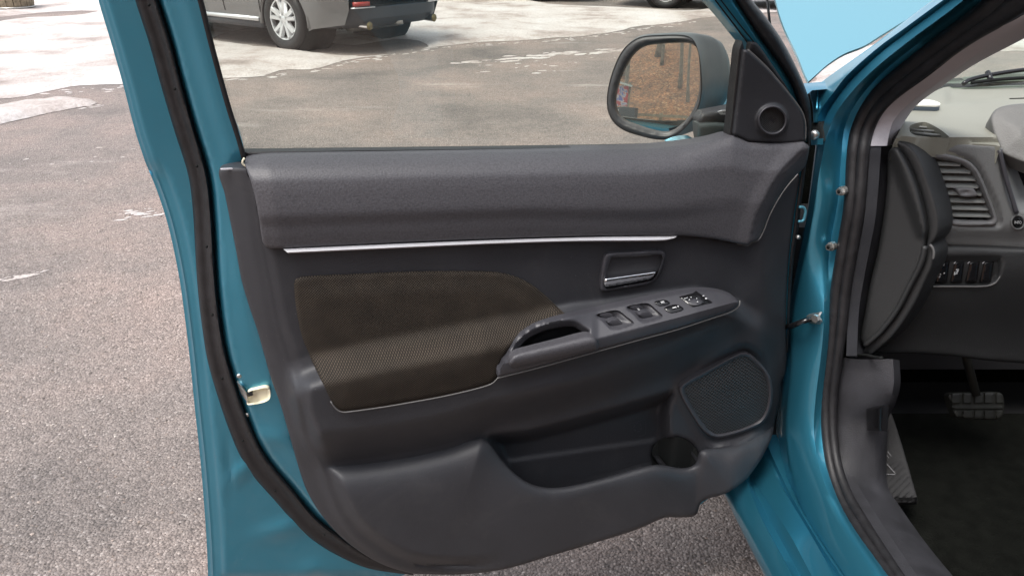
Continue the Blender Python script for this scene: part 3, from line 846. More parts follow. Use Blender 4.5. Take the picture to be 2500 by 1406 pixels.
V, F = tube(on_door(curve([(597, 386), (592, 394), (594, 402), (602, 406), (606, 414), (610, 424)], 5, False), .0, .16), .0016, 5)
mk('glue_thread', V, F, M['beige'], door, label='crumbled yellowed foam at the belt corner')
panel('flank_cap', curve([(538, 412, 1), (598, 409.5, 1), (598, 412, 1), (539, 415, 1)], 10), dwf(0), -.002, M['grey_trim'], door, step=8, thick=.003)

# ---- hinge-side edge: steel return, seal, hook and bolt
panel('edge_strip', curve([(1956, 405, 1), (1962, 400), (1955, 450), (1946, 500), (1937, 565), (1930, 620), (1926, 700), (1926, 790), (1921, 860, 1), (1916, 860, 1), (1918, 790), (1920, 690), (1927, 600), (1940, 505)], 8), dwf(0), -.012, M['paint'], door, step=5, thick=.02)
panel('edge_seal', curve([(1966, 350, 1), (1978, 352, 1), (1974, 375), (1970, 392), (1962, 454), (1954, 516), (1949, 567), (1939, 620), (1932, 700), (1928, 790), (1924, 860, 1), (1920, 860, 1), (1921, 790), (1924, 690), (1929, 620), (1936, 567), (1945, 495), (1956, 419), (1961, 392)], 7), dwf(0), -.006, M['rubber'], door, step=5, edge=(6, .006), thick=.03)
V, F = tube(on_door(curve([(1951, 505), (1961, 506), (1966, 513), (1965, 524), (1962, 536), (1957, 540), (1949, 540)], 3, False), .004, .16), .0026, 8)
mk('striker_hook', V, F, simple('hook_blue', (.10, .32, .42), .35, metal=.3), door)
V, F = disc(on_door(np.array([(1946, 577)]), .0, .16)[0], DN, .004, .006, 6); mk('bolt', V, F, M['steel'], door)
# raised mark moulded in the pocket
mark([[(1560, 1064), (1577, 1058), (1577, 1059.6), (1560, 1065.8)], [(1576, 1026), (1577.5, 1026), (1577.5, 1058), (1576, 1058)], [(1533, 1034), (1576, 1022), (1576, 1023.4), (1533, 1035.4)]] +
     [[(1557 + 11 * math.cos(R(a)), 1042 + 12 * math.sin(R(a))), (1557 + 11 * math.cos(R(a + 40)), 1042 + 12 * math.sin(R(a + 40))), (1557 + 8 * math.cos(R(a + 40)), 1042 + 9 * math.sin(R(a + 40))), (1557 + 8 * math.cos(R(a)), 1042 + 9 * math.sin(R(a)))] for a in (0, 60, 120, 180, 240, 300)],
     lambda P: on_door(P, w_trim(P[:, 0], P[:, 1]) + .0015, .16), door, 'moulded_mark', M['plastic_smooth'])

# ------------------------------------------------------------------ door mirror (stands outside the glass)
RT = np.array([-.30, -.93, .10]); RT /= np.linalg.norm(RT)
MP = on_door(np.array([(1610, 215)]), -.19)[0]
dm = (MP - CAMP) / np.linalg.norm(MP - CAMP)
MN = RT - dm; MN /= np.linalg.norm(MN)
def on_mir(P, w):
    return on_plane(P, MP, MN, w)
MG = curve([(1607, 106), (1652, 103), (1687, 105), (1702, 118), (1708, 155), (1708, 218), (1697, 259), (1678, 291), (1649, 317), (1626, 325), (1594, 320), (1553, 307), (1521, 294), (1505, 275), (1500, 246), (1508, 205), (1524, 166), (1546, 131), (1572, 112)], 6)
MO = curve([(1560, 92), (1610, 86), (1668, 86), (1692, 96), (1706, 130), (1712, 170), (1714, 215), (1708, 256), (1692, 290), (1664, 322), (1637, 339), (1607, 341), (1566, 333), (1520, 317), (1494, 294), (1482, 260), (1486, 208), (1505, 150), (1526, 116)], 6)
mir = panel('side_mirror', MO, on_mir, lambda x, y: .006 + 0 * x, M['plastic_smooth'], CAR, step=7, holes=[MG], edge=(9, .008), thick=.02, tdir=-MN, sharp=70, label='black door mirror reflecting a leafy bank and bare trees')
RC = 1.8
def w_mg(P, w):
    V = on_plane(P, MP, MN, -.012)
    c = MP - MN * .012
    d2 = ((V - c)**2).sum(1)
    return on_plane(P, MP, MN, -.012 - d2 / (2 * RC))
mg = panel('mirror_glass', MG, w_mg, 0, M['mirror'], mir, step=6, thick=.003, tdir=-MN, sharp=30)
# housing shell: rings shrinking and swelling backwards
ring = resample(np.vstack([MO, MO[:1]]), 73)[:-1]
base = on_mir(ring, .004)
cen = base.mean(0)
bdir = np.array([.20, .975, -.02]); bdir /= np.linalg.norm(bdir)
side = np.array([.975, -.20, 0.0])
V = []; F = []
prof = [(0, 1.0, 0), (.015, 1.02, .002), (.035, 1.01, .012), (.055, .96, .028), (.072, .86, .042), (.084, .70, .054), (.092, .46, .062), (.095, .16, .066)]
n = len(ring)
for t, s_, k in prof:
    for b in base:
        V.append(cen + (b - cen) * s_ + bdir * t + side * k * 1.5)
for i in range(len(prof) - 1):
    for k in range(n):
        l = (k + 1) % n
        F.append((i*n + k, i*n + l, (i+1)*n + l, (i+1)*n + k))
F.append(tuple((len(prof) - 1)*n + k for k in range(n)))
mk('mirror_housing', V, F, simple('housing_grey', (.055, .06, .065), .38, vary=.1, vscale=20), mir, sharp=80)
panel('mirror_arm', curve([(1700, 300, 1), (1740, 297), (1770, 299), (1800, 300, 1), (1800, 356, 1), (1770, 349), (1706, 352, 1), (1702, 330)], 7), lambda P, w: on_door(P, w, .16), -.085, simple('mount_grey', (.055, .068, .072), .45), mir, step=6, edge=(14, .014), thick=.015)
panel('arm_gaiter', curve([(1712, 272, 1), (1745, 266), (1800, 255, 1), (1800, 305, 1), (1770, 303), (1735, 301), (1706, 304), (1700, 292)], 7), lambda P, w: on_door(P, w, .16), -.095, M['plastic_smooth'], mir, step=6, edge=(16, .02), thick=.015)
panel('mirror_foot', curve([(1640, 352, 1), (1664, 343), (1690, 340), (1702, 342), (1708, 352, 1), (1700, 366, 1), (1645, 366, 1)], 5), lambda P, w: on_door(P, w, .16), -.072, M['paint'], mir, step=6, edge=(6, .01), thick=.03)
panel('fold_seam', curve([(1754, 273, 1), (1764, 270, 1), (1776, 270, 1), (1776, 274, 1), (1766, 274, 1), (1762, 277, 1), (1776, 277, 1), (1776, 280, 1), (1760, 280, 1)], 6), lambda P, w: on_door(P, w, .16), -.072, M['grey_trim'], mir, step=6, thick=.004)

# ================================================================== BODY SIDE OF THE TEAL CAR
KT = .20
def bx(pts, x0, n=90, k=KT):
    C = resample(curve(pts, 10, False), n)
    return on_x(C, x0, k, 1.02)
# lines down the opening, from the roof end of the pillar to the sill, as (curve, distance out from the car's middle)
L_top = [(2400, -85), (2277, 0), (2200, 58), (2142, 103), (2100, 133), (2050, 168), (2010, 197), (1976, 222)]
B1 = [(2750, -320), (2580, -200), (2420, -85), (2301, 0), (2202, 72), (2142, 116), (2069, 181), (2030, 230), (2003, 268), (1994, 330), (1985, 400), (1976, 470), (1966, 540), (1950, 620), (1936, 690), (1916, 780), (1908, 870), (1900, 960), (1895, 1040), (1900, 1110), (1923, 1196), (1976, 1292), (2050, 1390), (2130, 1490)]
B2 = [(2780, -320), (2610, -200), (2450, -85), (2335, 14), (2214, 104), (2118, 184), (2050, 262), (2022, 320), (2011, 366), (2001, 417), (1991, 481), (1981, 545), (1971, 596), (1959, 647), (1948, 700), (1934, 783), (1931, 835), (1932, 886), (1924, 964), (1918, 1041), (1923, 1119), (1939, 1196), (1967, 1258), (2003, 1315), (2044, 1377), (2115, 1480)]
B2b = [(2792, -320), (2622, -200), (2462, -85), (2350, 16), (2232, 104), (2134, 186), (2072, 262), (2052, 310), (2046, 340), (2040, 417), (2036, 481), (2025, 545), (2016, 596), (2012, 640), (2012, 732), (2010, 809), (2002, 886), (1992, 964), (1987, 1041), (1994, 1110), (2014, 1180), (2042, 1245), (2074, 1300), (2120, 1366), (2195, 1475)]
B4 = [(2830, -330), (2660, -210), (2500, -95), (2408, 2), (2384, 22), (2239, 129), (2142, 210), (2106, 259), (2084, 305), (2074, 340), (2069, 391), (2066, 468), (2061, 519), (2051, 570), (2043, 622), (2031, 700), (2021, 809), (2014, 886), (2006, 990), (2010, 1083), (2024, 1165), (2050, 1238), (2081, 1289), (2122, 1351), (2158, 1403), (2215, 1480)]
B5 = [(3020, -330), (2850, -210), (2690, -95), (2500, 36), (2384, 97), (2263, 189), (2190, 242), (2142, 290), (2127, 340), (2122, 400), (2118, 460), (2110, 540), (2097, 609), (2082, 690), (2072, 757), (2068, 861), (2052, 902), (2044, 990), (2047, 1093), (2065, 1170), (2106, 1243), (2158, 1325), (2210, 1403), (2270, 1490)]
rows = [bx(B1, .548), bx(B1, .556), bx([(a + (c - a) * .45, b + (d - b) * .45) for (a, b), (c, d) in zip(resample(B1, 24).tolist(), resample(B2, 24).tolist())], .560)]
rB2 = bx(B2, .556); rB2b = bx(B2b, .588); rB4 = bx(B4, .602)
def mid(a, b, t, push=0.0):
    m = a * (1 - t) + b * t
    return m + np.array([-push, -push * .6, 0])
jamb = loft([bx(B1, .600), rows[2], mid(rows[2], rB2, .7, -.004), rB2 + np.array([.001, .004, 0]), rB2, mid(rB2, rB2b, .15, .003), mid(rB2, rB2b, .5, .004), mid(rB2, rB2b, .88, .003), rB2b, rB2b + np.array([.010, .004, 0]), rB4 + np.array([.010, .004, 0])],
            'door_aperture', M['paint'], CAR, sharp=50, label='teal painted pillar and sill around the door opening')
loft([rB4 + np.array([.008, .003, 0]), rB4 + np.array([.014, .012, 0]), bx(B5, .650) , bx(B5, .70)], 'seal_flange', M['rubber'], CAR)
# black seal round the opening: two rolls
n_ = 150
c4 = resample(curve(B4, 10, False), n_)
D5 = curve(B5, 3, False)
c5 = np.array([D5[np.argmin(((D5 - p)**2).sum(1))] for p in c4])
for q_ in (0, 1): c5[:, q_] = np.convolve(np.pad(c5[:, q_], 5, mode='reflect', reflect_type='odd'), np.ones(11) / 11, 'valid')
def roll(name, t, rad, x0, mat):
    P = c4 * (1 - t) + c5 * t
    V, F = tube(on_x(P, x0, KT, 1.02), rad, 12)
    return mk(name, V, F, mat, CAR, label='black rubber seal round the door opening')
wpx = np.linalg.norm(c4 - c5, axis=1)
wpx = np.convolve(np.pad(wpx, 8, mode='edge'), np.ones(17) / 17, 'valid')
ctr = on_x(c4 * .5 + c5 * .5, .612, KT, 1.02)
scale = np.linalg.norm(ctr - CAMP, axis=1) / FPX
roll('opening_seal', .27, wpx * scale * .29, .612, M['rubber'])
roll('opening_seal', .68, wpx * scale * .26, .622, M['rubber'])
# A-pillar trim inside
B5a = [(3020, -330), (2850, -210), (2690, -95), (2500, 36), (2384, 97), (2263, 189), (2190, 242), (2142, 290), (2127, 335), (2124, 356)]
B6a = [(3050, -265), (2880, -145), (2720, -30), (2500, 94), (2384, 155), (2311, 203), (2239, 256), (2205, 300), (2192, 328), (2180, 353)]
a5, a6 = bx(B5a, .63, 40), bx(B6a, .70, 40)
def bow(a, b, t, h): return a * (1 - t) + b * t + np.array([-h, -h * .8, 0]) * math.sin(math.pi * t)
loft([a5 + np.array([.03, 0, 0])] + [bow(a5, a6, t, .012) for t in np.linspace(0, 1, 7)] + [a6 + np.array([.03, .05, 0])], 'pillar_trim', M['grey_trim'], CAR, sharp=80, label='grey windscreen pillar trim')
# dark strip between seal and dash side, and the kick panel below
B5b = [(2124, 357), (2121, 400), (2117, 460), (2109, 540), (2096, 609), (2081, 690), (2071, 757), (2066, 868)]
B6b = [(2178, 357), (2168, 372), (2166, 442), (2156, 532), (2143, 609), (2122, 700), (2112, 760), (2101, 825), (2109, 868)]
s5, s6 = bx(B5b, .632, 40), bx(B6b, .685, 40)
loft([s5 + np.array([.02, 0, 0])] + [bow(s5, s6, t, .006) for t in np.linspace(0, 1, 6)] + [s6 + np.array([.03, .04, 0])], 'pillar_strip', M['plastic'], CAR, sharp=80)
K5 = [(2060, 872), (2050, 902), (2043, 990), (2046, 1093), (2064, 1170), (2105, 1243), (2157, 1325), (2209, 1403), (2270, 1490)]
K6 = [(2180, 876), (2182, 938), (2170, 985), (2153, 1020), (2151, 1062), (2148, 1145), (2153, 1196), (2179, 1238), (2210, 1284), (2251, 1341), (2303, 1406), (2370, 1490)]
k5, k6 = bx(K5, .634, 70), bx(K6, .705, 70)
kick = loft([k5 + np.array([.02, 0, 0])] + [bow(k5, k6, t, .010 * (1 - t)) for t in np.linspace(0, 1, 8)] + [k6 + np.array([.03, .03, -.02])], 'kick_panel', simple('kick_grey', (.024, .024, .028), .62, spec=.35, bump=.0006, bscale=420, vary=.35, vscale=18), CAR, sharp=80, label='scuffed dark grey kick panel and sill cover')
V, F = tube(on_x(curve([(2062, 871), (2085, 869), (2110, 866), (2140, 872), (2153, 873)], 6, False), .668), .003, 6); mk('panel_gap', V, F, M['deep'], kick)
panel('latch_recess', curve([(2115, 997, 1), (2140, 990), (2156, 988, 1), (2153, 1052, 1), (2116, 1050, 1)], 6), lambda P, w: on_x(P, .672 - w), lambda x, y: 0 * x, M['gloss_black'], kick, step=8, edge=(5, .003), thick=.01, tdir=(1, 0, 0))
# dirt line on the sill cover
V, F = tube(on_x(curve([(2052, 1218), (2075, 1262), (2115, 1322), (2158, 1382), (2200, 1440)], 10, False), .618), .0016, 5); mk('dirt_line', V, F, simple('dried_mud', (.30, .20, .09), .9, vary=.4, vscale=90), CAR, label='line of dried mud along the sill seal')

# sill and lower body in steps
def ln(p, q, x0, n=24): return on_x(resample(np.array([p, q], float), n), x0)
sA = ln((1735, 1120), (1935, 1535), .455); sA = on_x(resample(curve([(1728, 1100), (1771, 1203), (1808, 1278), (1873, 1406), (1930, 1520)], 10, False), 40), .452)
sB = on_x(resample(curve([(1782, 1080), (1820, 1165), (1837, 1211), (1863, 1273), (1935, 1406), (2000, 1525)], 10, False), 40), .474)
sC = on_x(resample(curve([(1800, 1080), (1833, 1159), (1868, 1213), (1928, 1304), (1983, 1406), (2050, 1525)], 10, False), 40), .502)
sD = on_x(resample(curve([(1845, 1060), (1877, 1131), (1917, 1201), (1977, 1299), (2038, 1406), (2110, 1525)], 10, False), 40), .540)
sE = on_x(resample(curve([(1862, 1060), (1889, 1120), (1925, 1196), (1985, 1299), (2050, 1398), (2140, 1525)], 10, False), 40), .552)
sM = sB * .5 + sC * .5 + np.array([.004, 0, -.012])
lo = sA + np.array([.02, 0, -.05])
loft([lo + np.array([.05, 0, -.06]), lo, sA + np.array([.002, 0, -.012]), sA, sA * .66 + sB * .34 + np.array([-.006, 0, .004]), sA * .3 + sB * .7 + np.array([-.004, 0, .003]), sB, sB + np.array([.004, 0, -.004]), sM, sC + np.array([-.001, 0, -.002]), sC, sC * .5 + sD * .5 + np.array([0, 0, .001]), sD, sD + np.array([.003, 0, -.008]), sE + np.array([-.002, 0, -.008]), sE, sE + np.array([.03, 0, .0])],
     'sill', M['paint'], CAR, sharp=35, label='stepped teal sill below the door opening')
# wing, behind the door: outer face runs forward, with the shut edge
f0 = on_x(np.array([(1992, 222), (1994, 250), (1996, 275), (1990, 300), (1984, 330)], float), .535, .2)
fn = []
for dy_, dz_ in ((0, 0), (.02, 0), (.4, -.035), (.8, -.09), (1.15, -.17)):
    fn.append(f0 + np.array([-.012 + .01 * dy_, dy_ + .0, dz_]) + np.array([-.0, 0, 0]))
WX = .535
stn = [(1.42, 1.115), (1.46, 1.12), (1.7, 1.045), (2.0, 1.0), (2.35, .92), (2.5, .80)]
rows = []
for (y_, zt) in stn:
    z_ = [.30, .55, .80, zt - .10, zt - .03, zt - .005, zt]
    xo = [.50, .49, .485, .495, .515, .54, .60]
    rows.append(np.array([(a + (0 if y_ < 2.2 else (y_ - 2.2) * .5), y_, b) for a, b in zip(xo, z_)]))
loft(rows, 'front_wing', M['paint'], CAR, sharp=50, flip=True)
panel('wing_top', curve([(1976, 224, 1), (2010, 197), (2050, 168), (2100, 133), (2142, 103, 1), (2200, 58), (2277, 0), (2400, -85, 1), (2422, -80, 1), (2303, 2), (2204, 74), (2144, 118), (2071, 183), (2032, 232), (2005, 270), (1994, 300, 1), (1986, 300, 1), (1984, 262)], 8), lambda P, w: on_x(P, .562 - w, KT, 1.02), lambda x, y: .004 + .010 * sm(0, 22, dist_poly(np.stack([x, y], 1), curve(L_top, 8, False))), M['paint'], CAR, step=7, edge=(5, .003), thick=.05, tdir=(1, .3, 0), sharp=60, label='teal wing corner and pillar face at the windscreen')
V, F = tube(on_x(curve([(2002, 208), (1998, 222), (1995, 245), (1994, 268)], 6, False), .545, KT, 1.02), .0022, 6); mk('shut_edge', V, F, M['paint'], CAR)
panel('hinge_cover', curve([(1993, 278, 1), (2003, 300), (2008, 325), (2008, 345, 1), (1980, 345, 1), (1979, 305, 1)], 6), lambda P, w: on_x(P, .556 - w, KT, 1.02), .002, M['deep'], CAR, step=8, edge=(4, .003), thick=.02, tdir=(1, 0, 0))
V, F = disc(on_x(np.array([(1989, 329)], float), .545)[0], (-.6, -1, 0), .009, .008, 12, .006); mk('hinge_bolt', V, F, M['steel'], CAR)
panel('hinge_tab', curve([(1980, 340, 1), (1997, 338, 1), (1995, 353, 1), (1981, 355, 1)], 6), lambda P, w: on_x(P, .545 - w), 0, M['paint'], CAR, step=8, edge=(2, .001), thick=.01, tdir=(1, 0, 0))
# pillar bolts
for (px, py) in [(2056, 466), (2030, 601)]:
    p = on_x(np.array([(px, py)], float), .592)[0]
    d = np.array([-.85, -.5, .0])
    V1 = tube([p + d * .002, p + d * .009], .0068, 6); V2 = tube([p - d * .006, p + d * .003], .0085, 12); V3 = tube([p + d * .0088, p + d * .0095], .0036, 8)
    V, F = joinm(V1, V2); b = mk('pillar_bolt', V, F, M['steel'], CAR, smooth=False); mk('bolt_recess', *V3, M['deep'], b)
# door check strap
p0 = on_door(np.array([(1921, 797)]), -.01)[0]; p1 = on_x(np.array([(1984, 777)], float), .566)[0]
pm = on_x(np.array([(1955, 786)], float), .545)[0]
V, F = tube([p0, p0 * .6 + pm * .4 + np.array([0, 0, -.002]), pm, p1], [.006, .006, .0055, .005], 8); mk('check_strap', V, F, M['gloss_black'], CAR, label='black door check strap')
pl = panel('strap_bracket', curve([(1965, 769, 1), (1980, 765), (2002, 761, 1), (1997, 772), (2003, 784), (1998, 791, 1), (1985, 790), (1968, 786, 1), (1974, 778)], 4), lambda P, w: on_x(P, .5705 - w), lambda x, y: .004 * np.cos((y - 776) * .14), M['steel'], CAR, step=4, edge=(2, .001), thick=.004, tdir=(1, 0, 0))
V, F = disc(on_x(np.array([(1994, 776)], float), .566)[0], (-.85, -.5, 0), .008, .006, 6); mk('bracket_nut', V, F, M['steel'], pl, smooth=False)

# ------------------------------------------------------------------ raised bonnet, prop rod, engine bay, screen base
HP0, HN = np.array([.62, 1.655, 1.083]), np.array([0, -.464, 1.0])
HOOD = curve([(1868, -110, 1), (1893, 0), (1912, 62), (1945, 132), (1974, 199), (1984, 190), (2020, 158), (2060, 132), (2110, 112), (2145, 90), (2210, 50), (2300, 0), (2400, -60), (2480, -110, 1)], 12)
panel('bonnet', HOOD, lambda P, w: on_plane(P, HP0, HN, w), lambda x, y: .0 * x, simple('bonnet_paint', (.26, .60, .70), .28, metal=.85, coat=1.0, coatr=.1), CAR, step=14, thick=.006, tdir=-HN, back=True, sharp=60, label='raised teal bonnet with the pale sky reflection painted into its colour')  # teal lightened in the base colour to stand for reflected sky
pr0, pr1 = on_plane(np.array([(1884, 96)]), (0, 2.15, 0), (0, 1, 0))[0], on_plane(np.array([(1866, -60)]), (0, 2.15, 0), (0, 1, 0))[0]
V, F = tube([pr0 - (pr1 - pr0) * 1.2, pr0, pr1], .0036, 8); mk('prop_rod', V, F, M['gloss_black'], CAR, label='thin black bonnet prop rod')
BD = simple('bay_dark', (.02, .02, .022), .6)
mk('engine_cover', *box((1.4, 2.0, .60), (1.55, .8, .36)), BD, CAR, smooth=False)
mk('underbody', *box((1.4, .3, .23), (1.55, 3.9, .06)), BD, CAR, smooth=False)
mk('front_bumper', *box((1.4, 2.52, .55), (1.5, .16, .45)), M['paint'], CAR, smooth=False)
for (wx, wy) in ((.62, 1.95), (2.18, 1.95)):
    V, F = tube([(wx - .10, wy, .33), (wx - .085, wy, .33), (wx + .1, wy, .33), (wx + .11, wy, .33)], [.29, .33, .33, .29], 32); wh = mk('wheel', V, F, M['rubber'], CAR, sharp=40)
# far side, roof and rear, closing the cabin
RF = [(.80, .55), (.80, -1.9)]
roofV = []
for y_ in np.linspace(.74, -1.8, 14):
    for a in np.linspace(0, 1, 13):
        roofV.append((.67 + 1.46 * a, y_, 1.50 + .05 * math.sin(math.pi * a) - .03 * ((y_ + .6) / 1.2)**2))
n = 13; F = [(i*n + k, i*n + k + 1, (i+1)*n + k + 1, (i+1)*n + k) for i in range(13) for k in range(12)]
F += [tuple(q) for q in F]
V2 = [(x, y, z - .05) for x, y, z in roofV]
mk('roof', roofV + V2, F[:156] + [tuple(i + len(roofV) for i in q)[::-1] for q in F[:156]], M['paint'], CAR)
V, F = joinm(box((2.26, .3, .65), (.08, 3.7, .75)), box((2.16, .55, 1.27), (.05, .1, .5)), box((2.16, -.5, 1.27), (.05, .1, .5)), box((1.4, -1.75, .75), (1.7, .12, .95)))
mk('far_side', V, F, M['paint'], CAR, smooth=False)
V, F = joinm(box((.58, -.95, .68), (.06, 1.6, .75)), box((.70, -.42, 1.24), (.08, .10, .5)))
mk('rear_side', V, F, M['paint'], CAR, smooth=False)
V, F = joinm(box((1.4, .25, .285), (1.42, 2.7, .02)), box((1.42, 1.78, .66), (1.5, .04, .75)), box((2.19, .6, .7), (.02, 2.4, .8)))
mk('carpet', V, F, M['carpet'], CAR, smooth=False, label='near black footwell carpet')
V, F = joinm(box((1.42, .9, .42), (.26, 1.3, .30)), box((1.95, -.1, .5), (.5, .5, .35)))
mk('centre_tunnel', V, F, M['deep'], CAR, smooth=False)

# ------------------------------------------------------------------ DASHBOARD
DP0, DNN = np.array([.75, 1.33, .9]), np.array([-.22, -1, .22])
def dash(P, w): return on_plane(P, DP0, DNN, w)
dtd = -DNN
FACE = curve([(2187, 340, 1), (2225, 356), (2256, 410), (2276, 470), (2290, 520), (2294, 560), (2284, 584), (2274, 597, 1), (2330, 600), (2440, 604), (2560, 612, 1), (2560, 340, 1), (2445, 362, 1), (2430, 354), (2380, 351), (2300, 343), (2250, 338), (2200, 331, 1)], 8)
VI = curve([(2273, 388, 1), (2310, 393), (2346, 401), (2369, 416), (2388, 448), (2412, 504), (2421, 530), (2417, 537), (2408, 538), (2340, 536), (2326, 533), (2318, 505), (2296, 447)], 5)
VO = curve([(2243, 362, 1), (2300, 366), (2345, 375), (2378, 388), (2399, 413), (2438, 494), (2450, 540), (2446, 554), (2430, 557), (2312, 553, 1), (2285, 470), (2262, 405)], 6)
VM = curve([(2253, 369, 1), (2300, 374), (2346, 385), (2374, 400), (2392, 424), (2414, 476), (2435, 538), (2430, 549), (2420, 551), (2322, 549), (2312, 530), (2290, 460)], 6)
def w_face(x, y):
    P = np.stack([x, y], 1)
    d = dist_poly(P, VO); i = inside(P, VO)
    w = -.016 * sm(545, 600, y) * 1.0
    w = w - np.where(i, .008 * sm(0, 8, d), 0)
    w += .010 * (1 - sm(0, 40, np.abs(x - np.interp(y, [340, 410, 470, 520, 560], [2200, 2262, 2284, 2297, 2302])))) * .6
    w -= .05 * sm(2440, 2500, x + (y - 430) * -.22) * sm(350, 400, y) * (1 - sm(480, 520, y))
    return w
dashb = panel('dashboard', FACE, dash, w_face, M['dash'], CAR, step=7, holes=[VI], edge=(7, .006), thick=.05, tdir=dtd, sharp=70, label='dark grey end of the dashboard')
vent = panel('air_vent', VM, dash, lambda x, y: -.004 + .006 * sm(0, 8, dist_poly(np.stack([x, y], 1), VI)), simple('vent_grey', (.15, .15, .152), .45, bump=.0003, bscale=500), CAR, step=5, holes=[VI], edge=(5, .004), thick=.03, tdir=dtd, sharp=60, label='grey dashboard air vent')
panel('vent_back', VI, dash, -.045, M['deep'], vent, step=20, thick=0, tdir=dtd)
for k, (xa, xb, yy) in enumerate([(2279, 2343, 397), (2286, 2368, 415), (2293, 2380, 433), (2301, 2387, 451), (2307, 2395, 469), (2313, 2403, 487), (2319, 2411, 505), (2323, 2417, 522)]):
    a = dash(np.array([(xa - 3, yy + 4), (xb + 2, yy + 6)], float), -.006); b = dash(np.array([(xa - 3, yy - 10), (xb + 2, yy - 7)], float), -.024)
    nn = 7
    top = np.array([a[0] * (1 - t) + a[1] * t for t in np.linspace(0, 1, nn)]); bk = np.array([b[0] * (1 - t) + b[1] * t for t in np.linspace(0, 1, nn)])
    dn = np.array([0, 0, -.0022])
    V = np.concatenate([top, bk, bk + dn, top + dn]); F = []
    for r_ in range(4):
        for q_ in range(nn - 1):
            r2 = (r_ + 1) % 4
            F.append((r_*nn + q_, r_*nn + q_ + 1, r2*nn + q_ + 1, r2*nn + q_))
    mk('slat', V, F, simple('vent_slat', (.25, .26, .25), .45) if k == 0 else bpy.data.materials['vent_slat'], vent, smooth=False)
panel('vent_knob', curve([(2335, 461), (2376, 460), (2381, 466), (2386, 477), (2378, 480), (2348, 480), (2341, 474)], 4), dash, lambda x, y: .002 - .003 * (1 - sm(0, 7, np.hypot((x - 2358) / 3, y - 470))), bpy.data.materials['vent_grey'], vent, step=4, edge=(4, .003), thick=.02, tdir=dtd)
# INFO button
ib = panel('info_button', circ((2485, 542), 13, 14, 28), dash, lambda x, y: .0 + .006 * sm(0, 4, 14 - np.hypot(x - 2485, y - 542)), M['gloss_black'], CAR, step=4, thick=.02, tdir=dtd, label='round black button reading INFO')
V, F = tube(dash(np.array(circ((2485, 542), 16, 17, 32), float), .001), .0016, 8, closed=True); mk('button_ring', V, F, M['dash'], ib)
def text_obj(txt, name, P, wfun, mat, parent):
    """letters laid on a surface: P = (x, y of baseline left, height px, shear), each outline mapped by wfun"""
    cu = bpy.data.curves.new(name, 'FONT'); cu.body = txt; cu.size = 1.0; cu.resolution_u = 3
    ob = bpy.data.objects.new(name, cu); S.collection.objects.link(ob)
    dg = bpy.context.evaluated_depsgraph_get(); me = ob.evaluated_get(dg).to_mesh()
    V = np.array([v.co[:] for v in me.vertices]); F = [tuple(p.vertices) for p in me.polygons]
    ob.evaluated_get(dg).to_mesh_clear(); bpy.data.objects.remove(ob); bpy.data.curves.remove(cu)
    x0, y0, h, sh, wd = P
    V[:, 0] -= V[:, 0].min(); sx = wd / V[:, 0].max()
    px = np.stack([x0 + V[:, 0] * sx, y0 - V[:, 1] * h / .72 + V[:, 0] * sx * sh], 1)
    return mk(name, wfun(px), F, mat, parent, smooth=False)
text_obj('INFO', 'button_text', (2477, 546, 7.5, 0.02, 17), lambda P: dash(P, .0075), M['white'], ib)
# lower dash with the switch bank
LOW = curve([(2274, 598, 1), (2284, 606), (2281, 640), (2270, 670), (2255, 705), (2228, 750), (2178, 820), (2128, 867, 1), (2200, 862), (2300, 866), (2420, 880), (2560, 890, 1), (2560, 608, 1), (2440, 602), (2330, 599)], 10)
BANK = curve([(2278, 640), (2290, 628), (2320, 625), (2430, 625), (2444, 632), (2446, 650), (2440, 672), (2428, 688), (2408, 696), (2340, 697), (2284, 698), (2274, 690)], 5)
def w_low(x, y):
    P = np.stack([x, y], 1)
    w = -.010 - .07 * sm(640, 900, y) + .004 * sm(604, 616, y)
    return w - np.where(inside(P, BANK), .012 * sm(0, 7, dist_poly(P, BANK)), .0)
low = panel('lower_dash', LOW, dash, w_low, M['dark'], CAR, step=8, edge=(8, .006), thick=.08, tdir=dtd, sharp=70, label='black lower dashboard with switch bank')
V, F = tube(dash(curve([(2278, 699), (2340, 699), (2408, 698), (2430, 690), (2443, 673)], 5, False), -.011), .0014, 6); mk('bank_rim', V, F, M['bead'], low)
for k, x0 in enumerate((2288, 2324, 2361, 2396)):
    sw = panel('dash_switch', curve([(x0 + 6, 640, 1), (x0 + 31, 638, 1), (x0 + 24, 688, 1), (x0 - 3, 689, 1)], 5), dash, -.014, M['gloss_black'], low, step=8, edge=(4, .003), thick=.01, tdir=dtd)
bkd = lambda P: dash(P, -.0125)
mark([[(2303, 640), (2306, 641), (2305, 649), (2302, 648)], [(2298, 640), (2301, 640), (2300, 642), (2297, 642)], [(2297, 644), (2300, 644), (2299, 646), (2296, 646)], [(2290, 658), (2293, 658), (2292, 664), (2289, 664)], tri(2296, 669, 3, 20), [(2304, 665), (2307, 665), (2306, 668), (2303, 668)], [(2292, 675), (2296, 673), (2296, 676), (2292, 678)],
      [(2334, 657), (2341, 656), (2341, 658.5), (2334, 659.5)], [(2336, 660), (2340, 660), (2340, 663), (2336, 663)], [(2333, 663), (2338, 663), (2338, 665), (2333, 665)], [(2331, 667), (2338, 666), (2338, 668), (2331, 670)], [(2330, 663), (2332, 663), (2331, 671), (2329, 671)]], bkd, low, 'switch_symbol')
for x0 in (2328, 2362, 2398):
    mark([[(x0, 642), (x0 + 5, 638), (x0 + 6, 639), (x0 + 1, 643.5)]], lambda P: dash(P, -.012), low, 'switch_glint', M['grey_trim'])
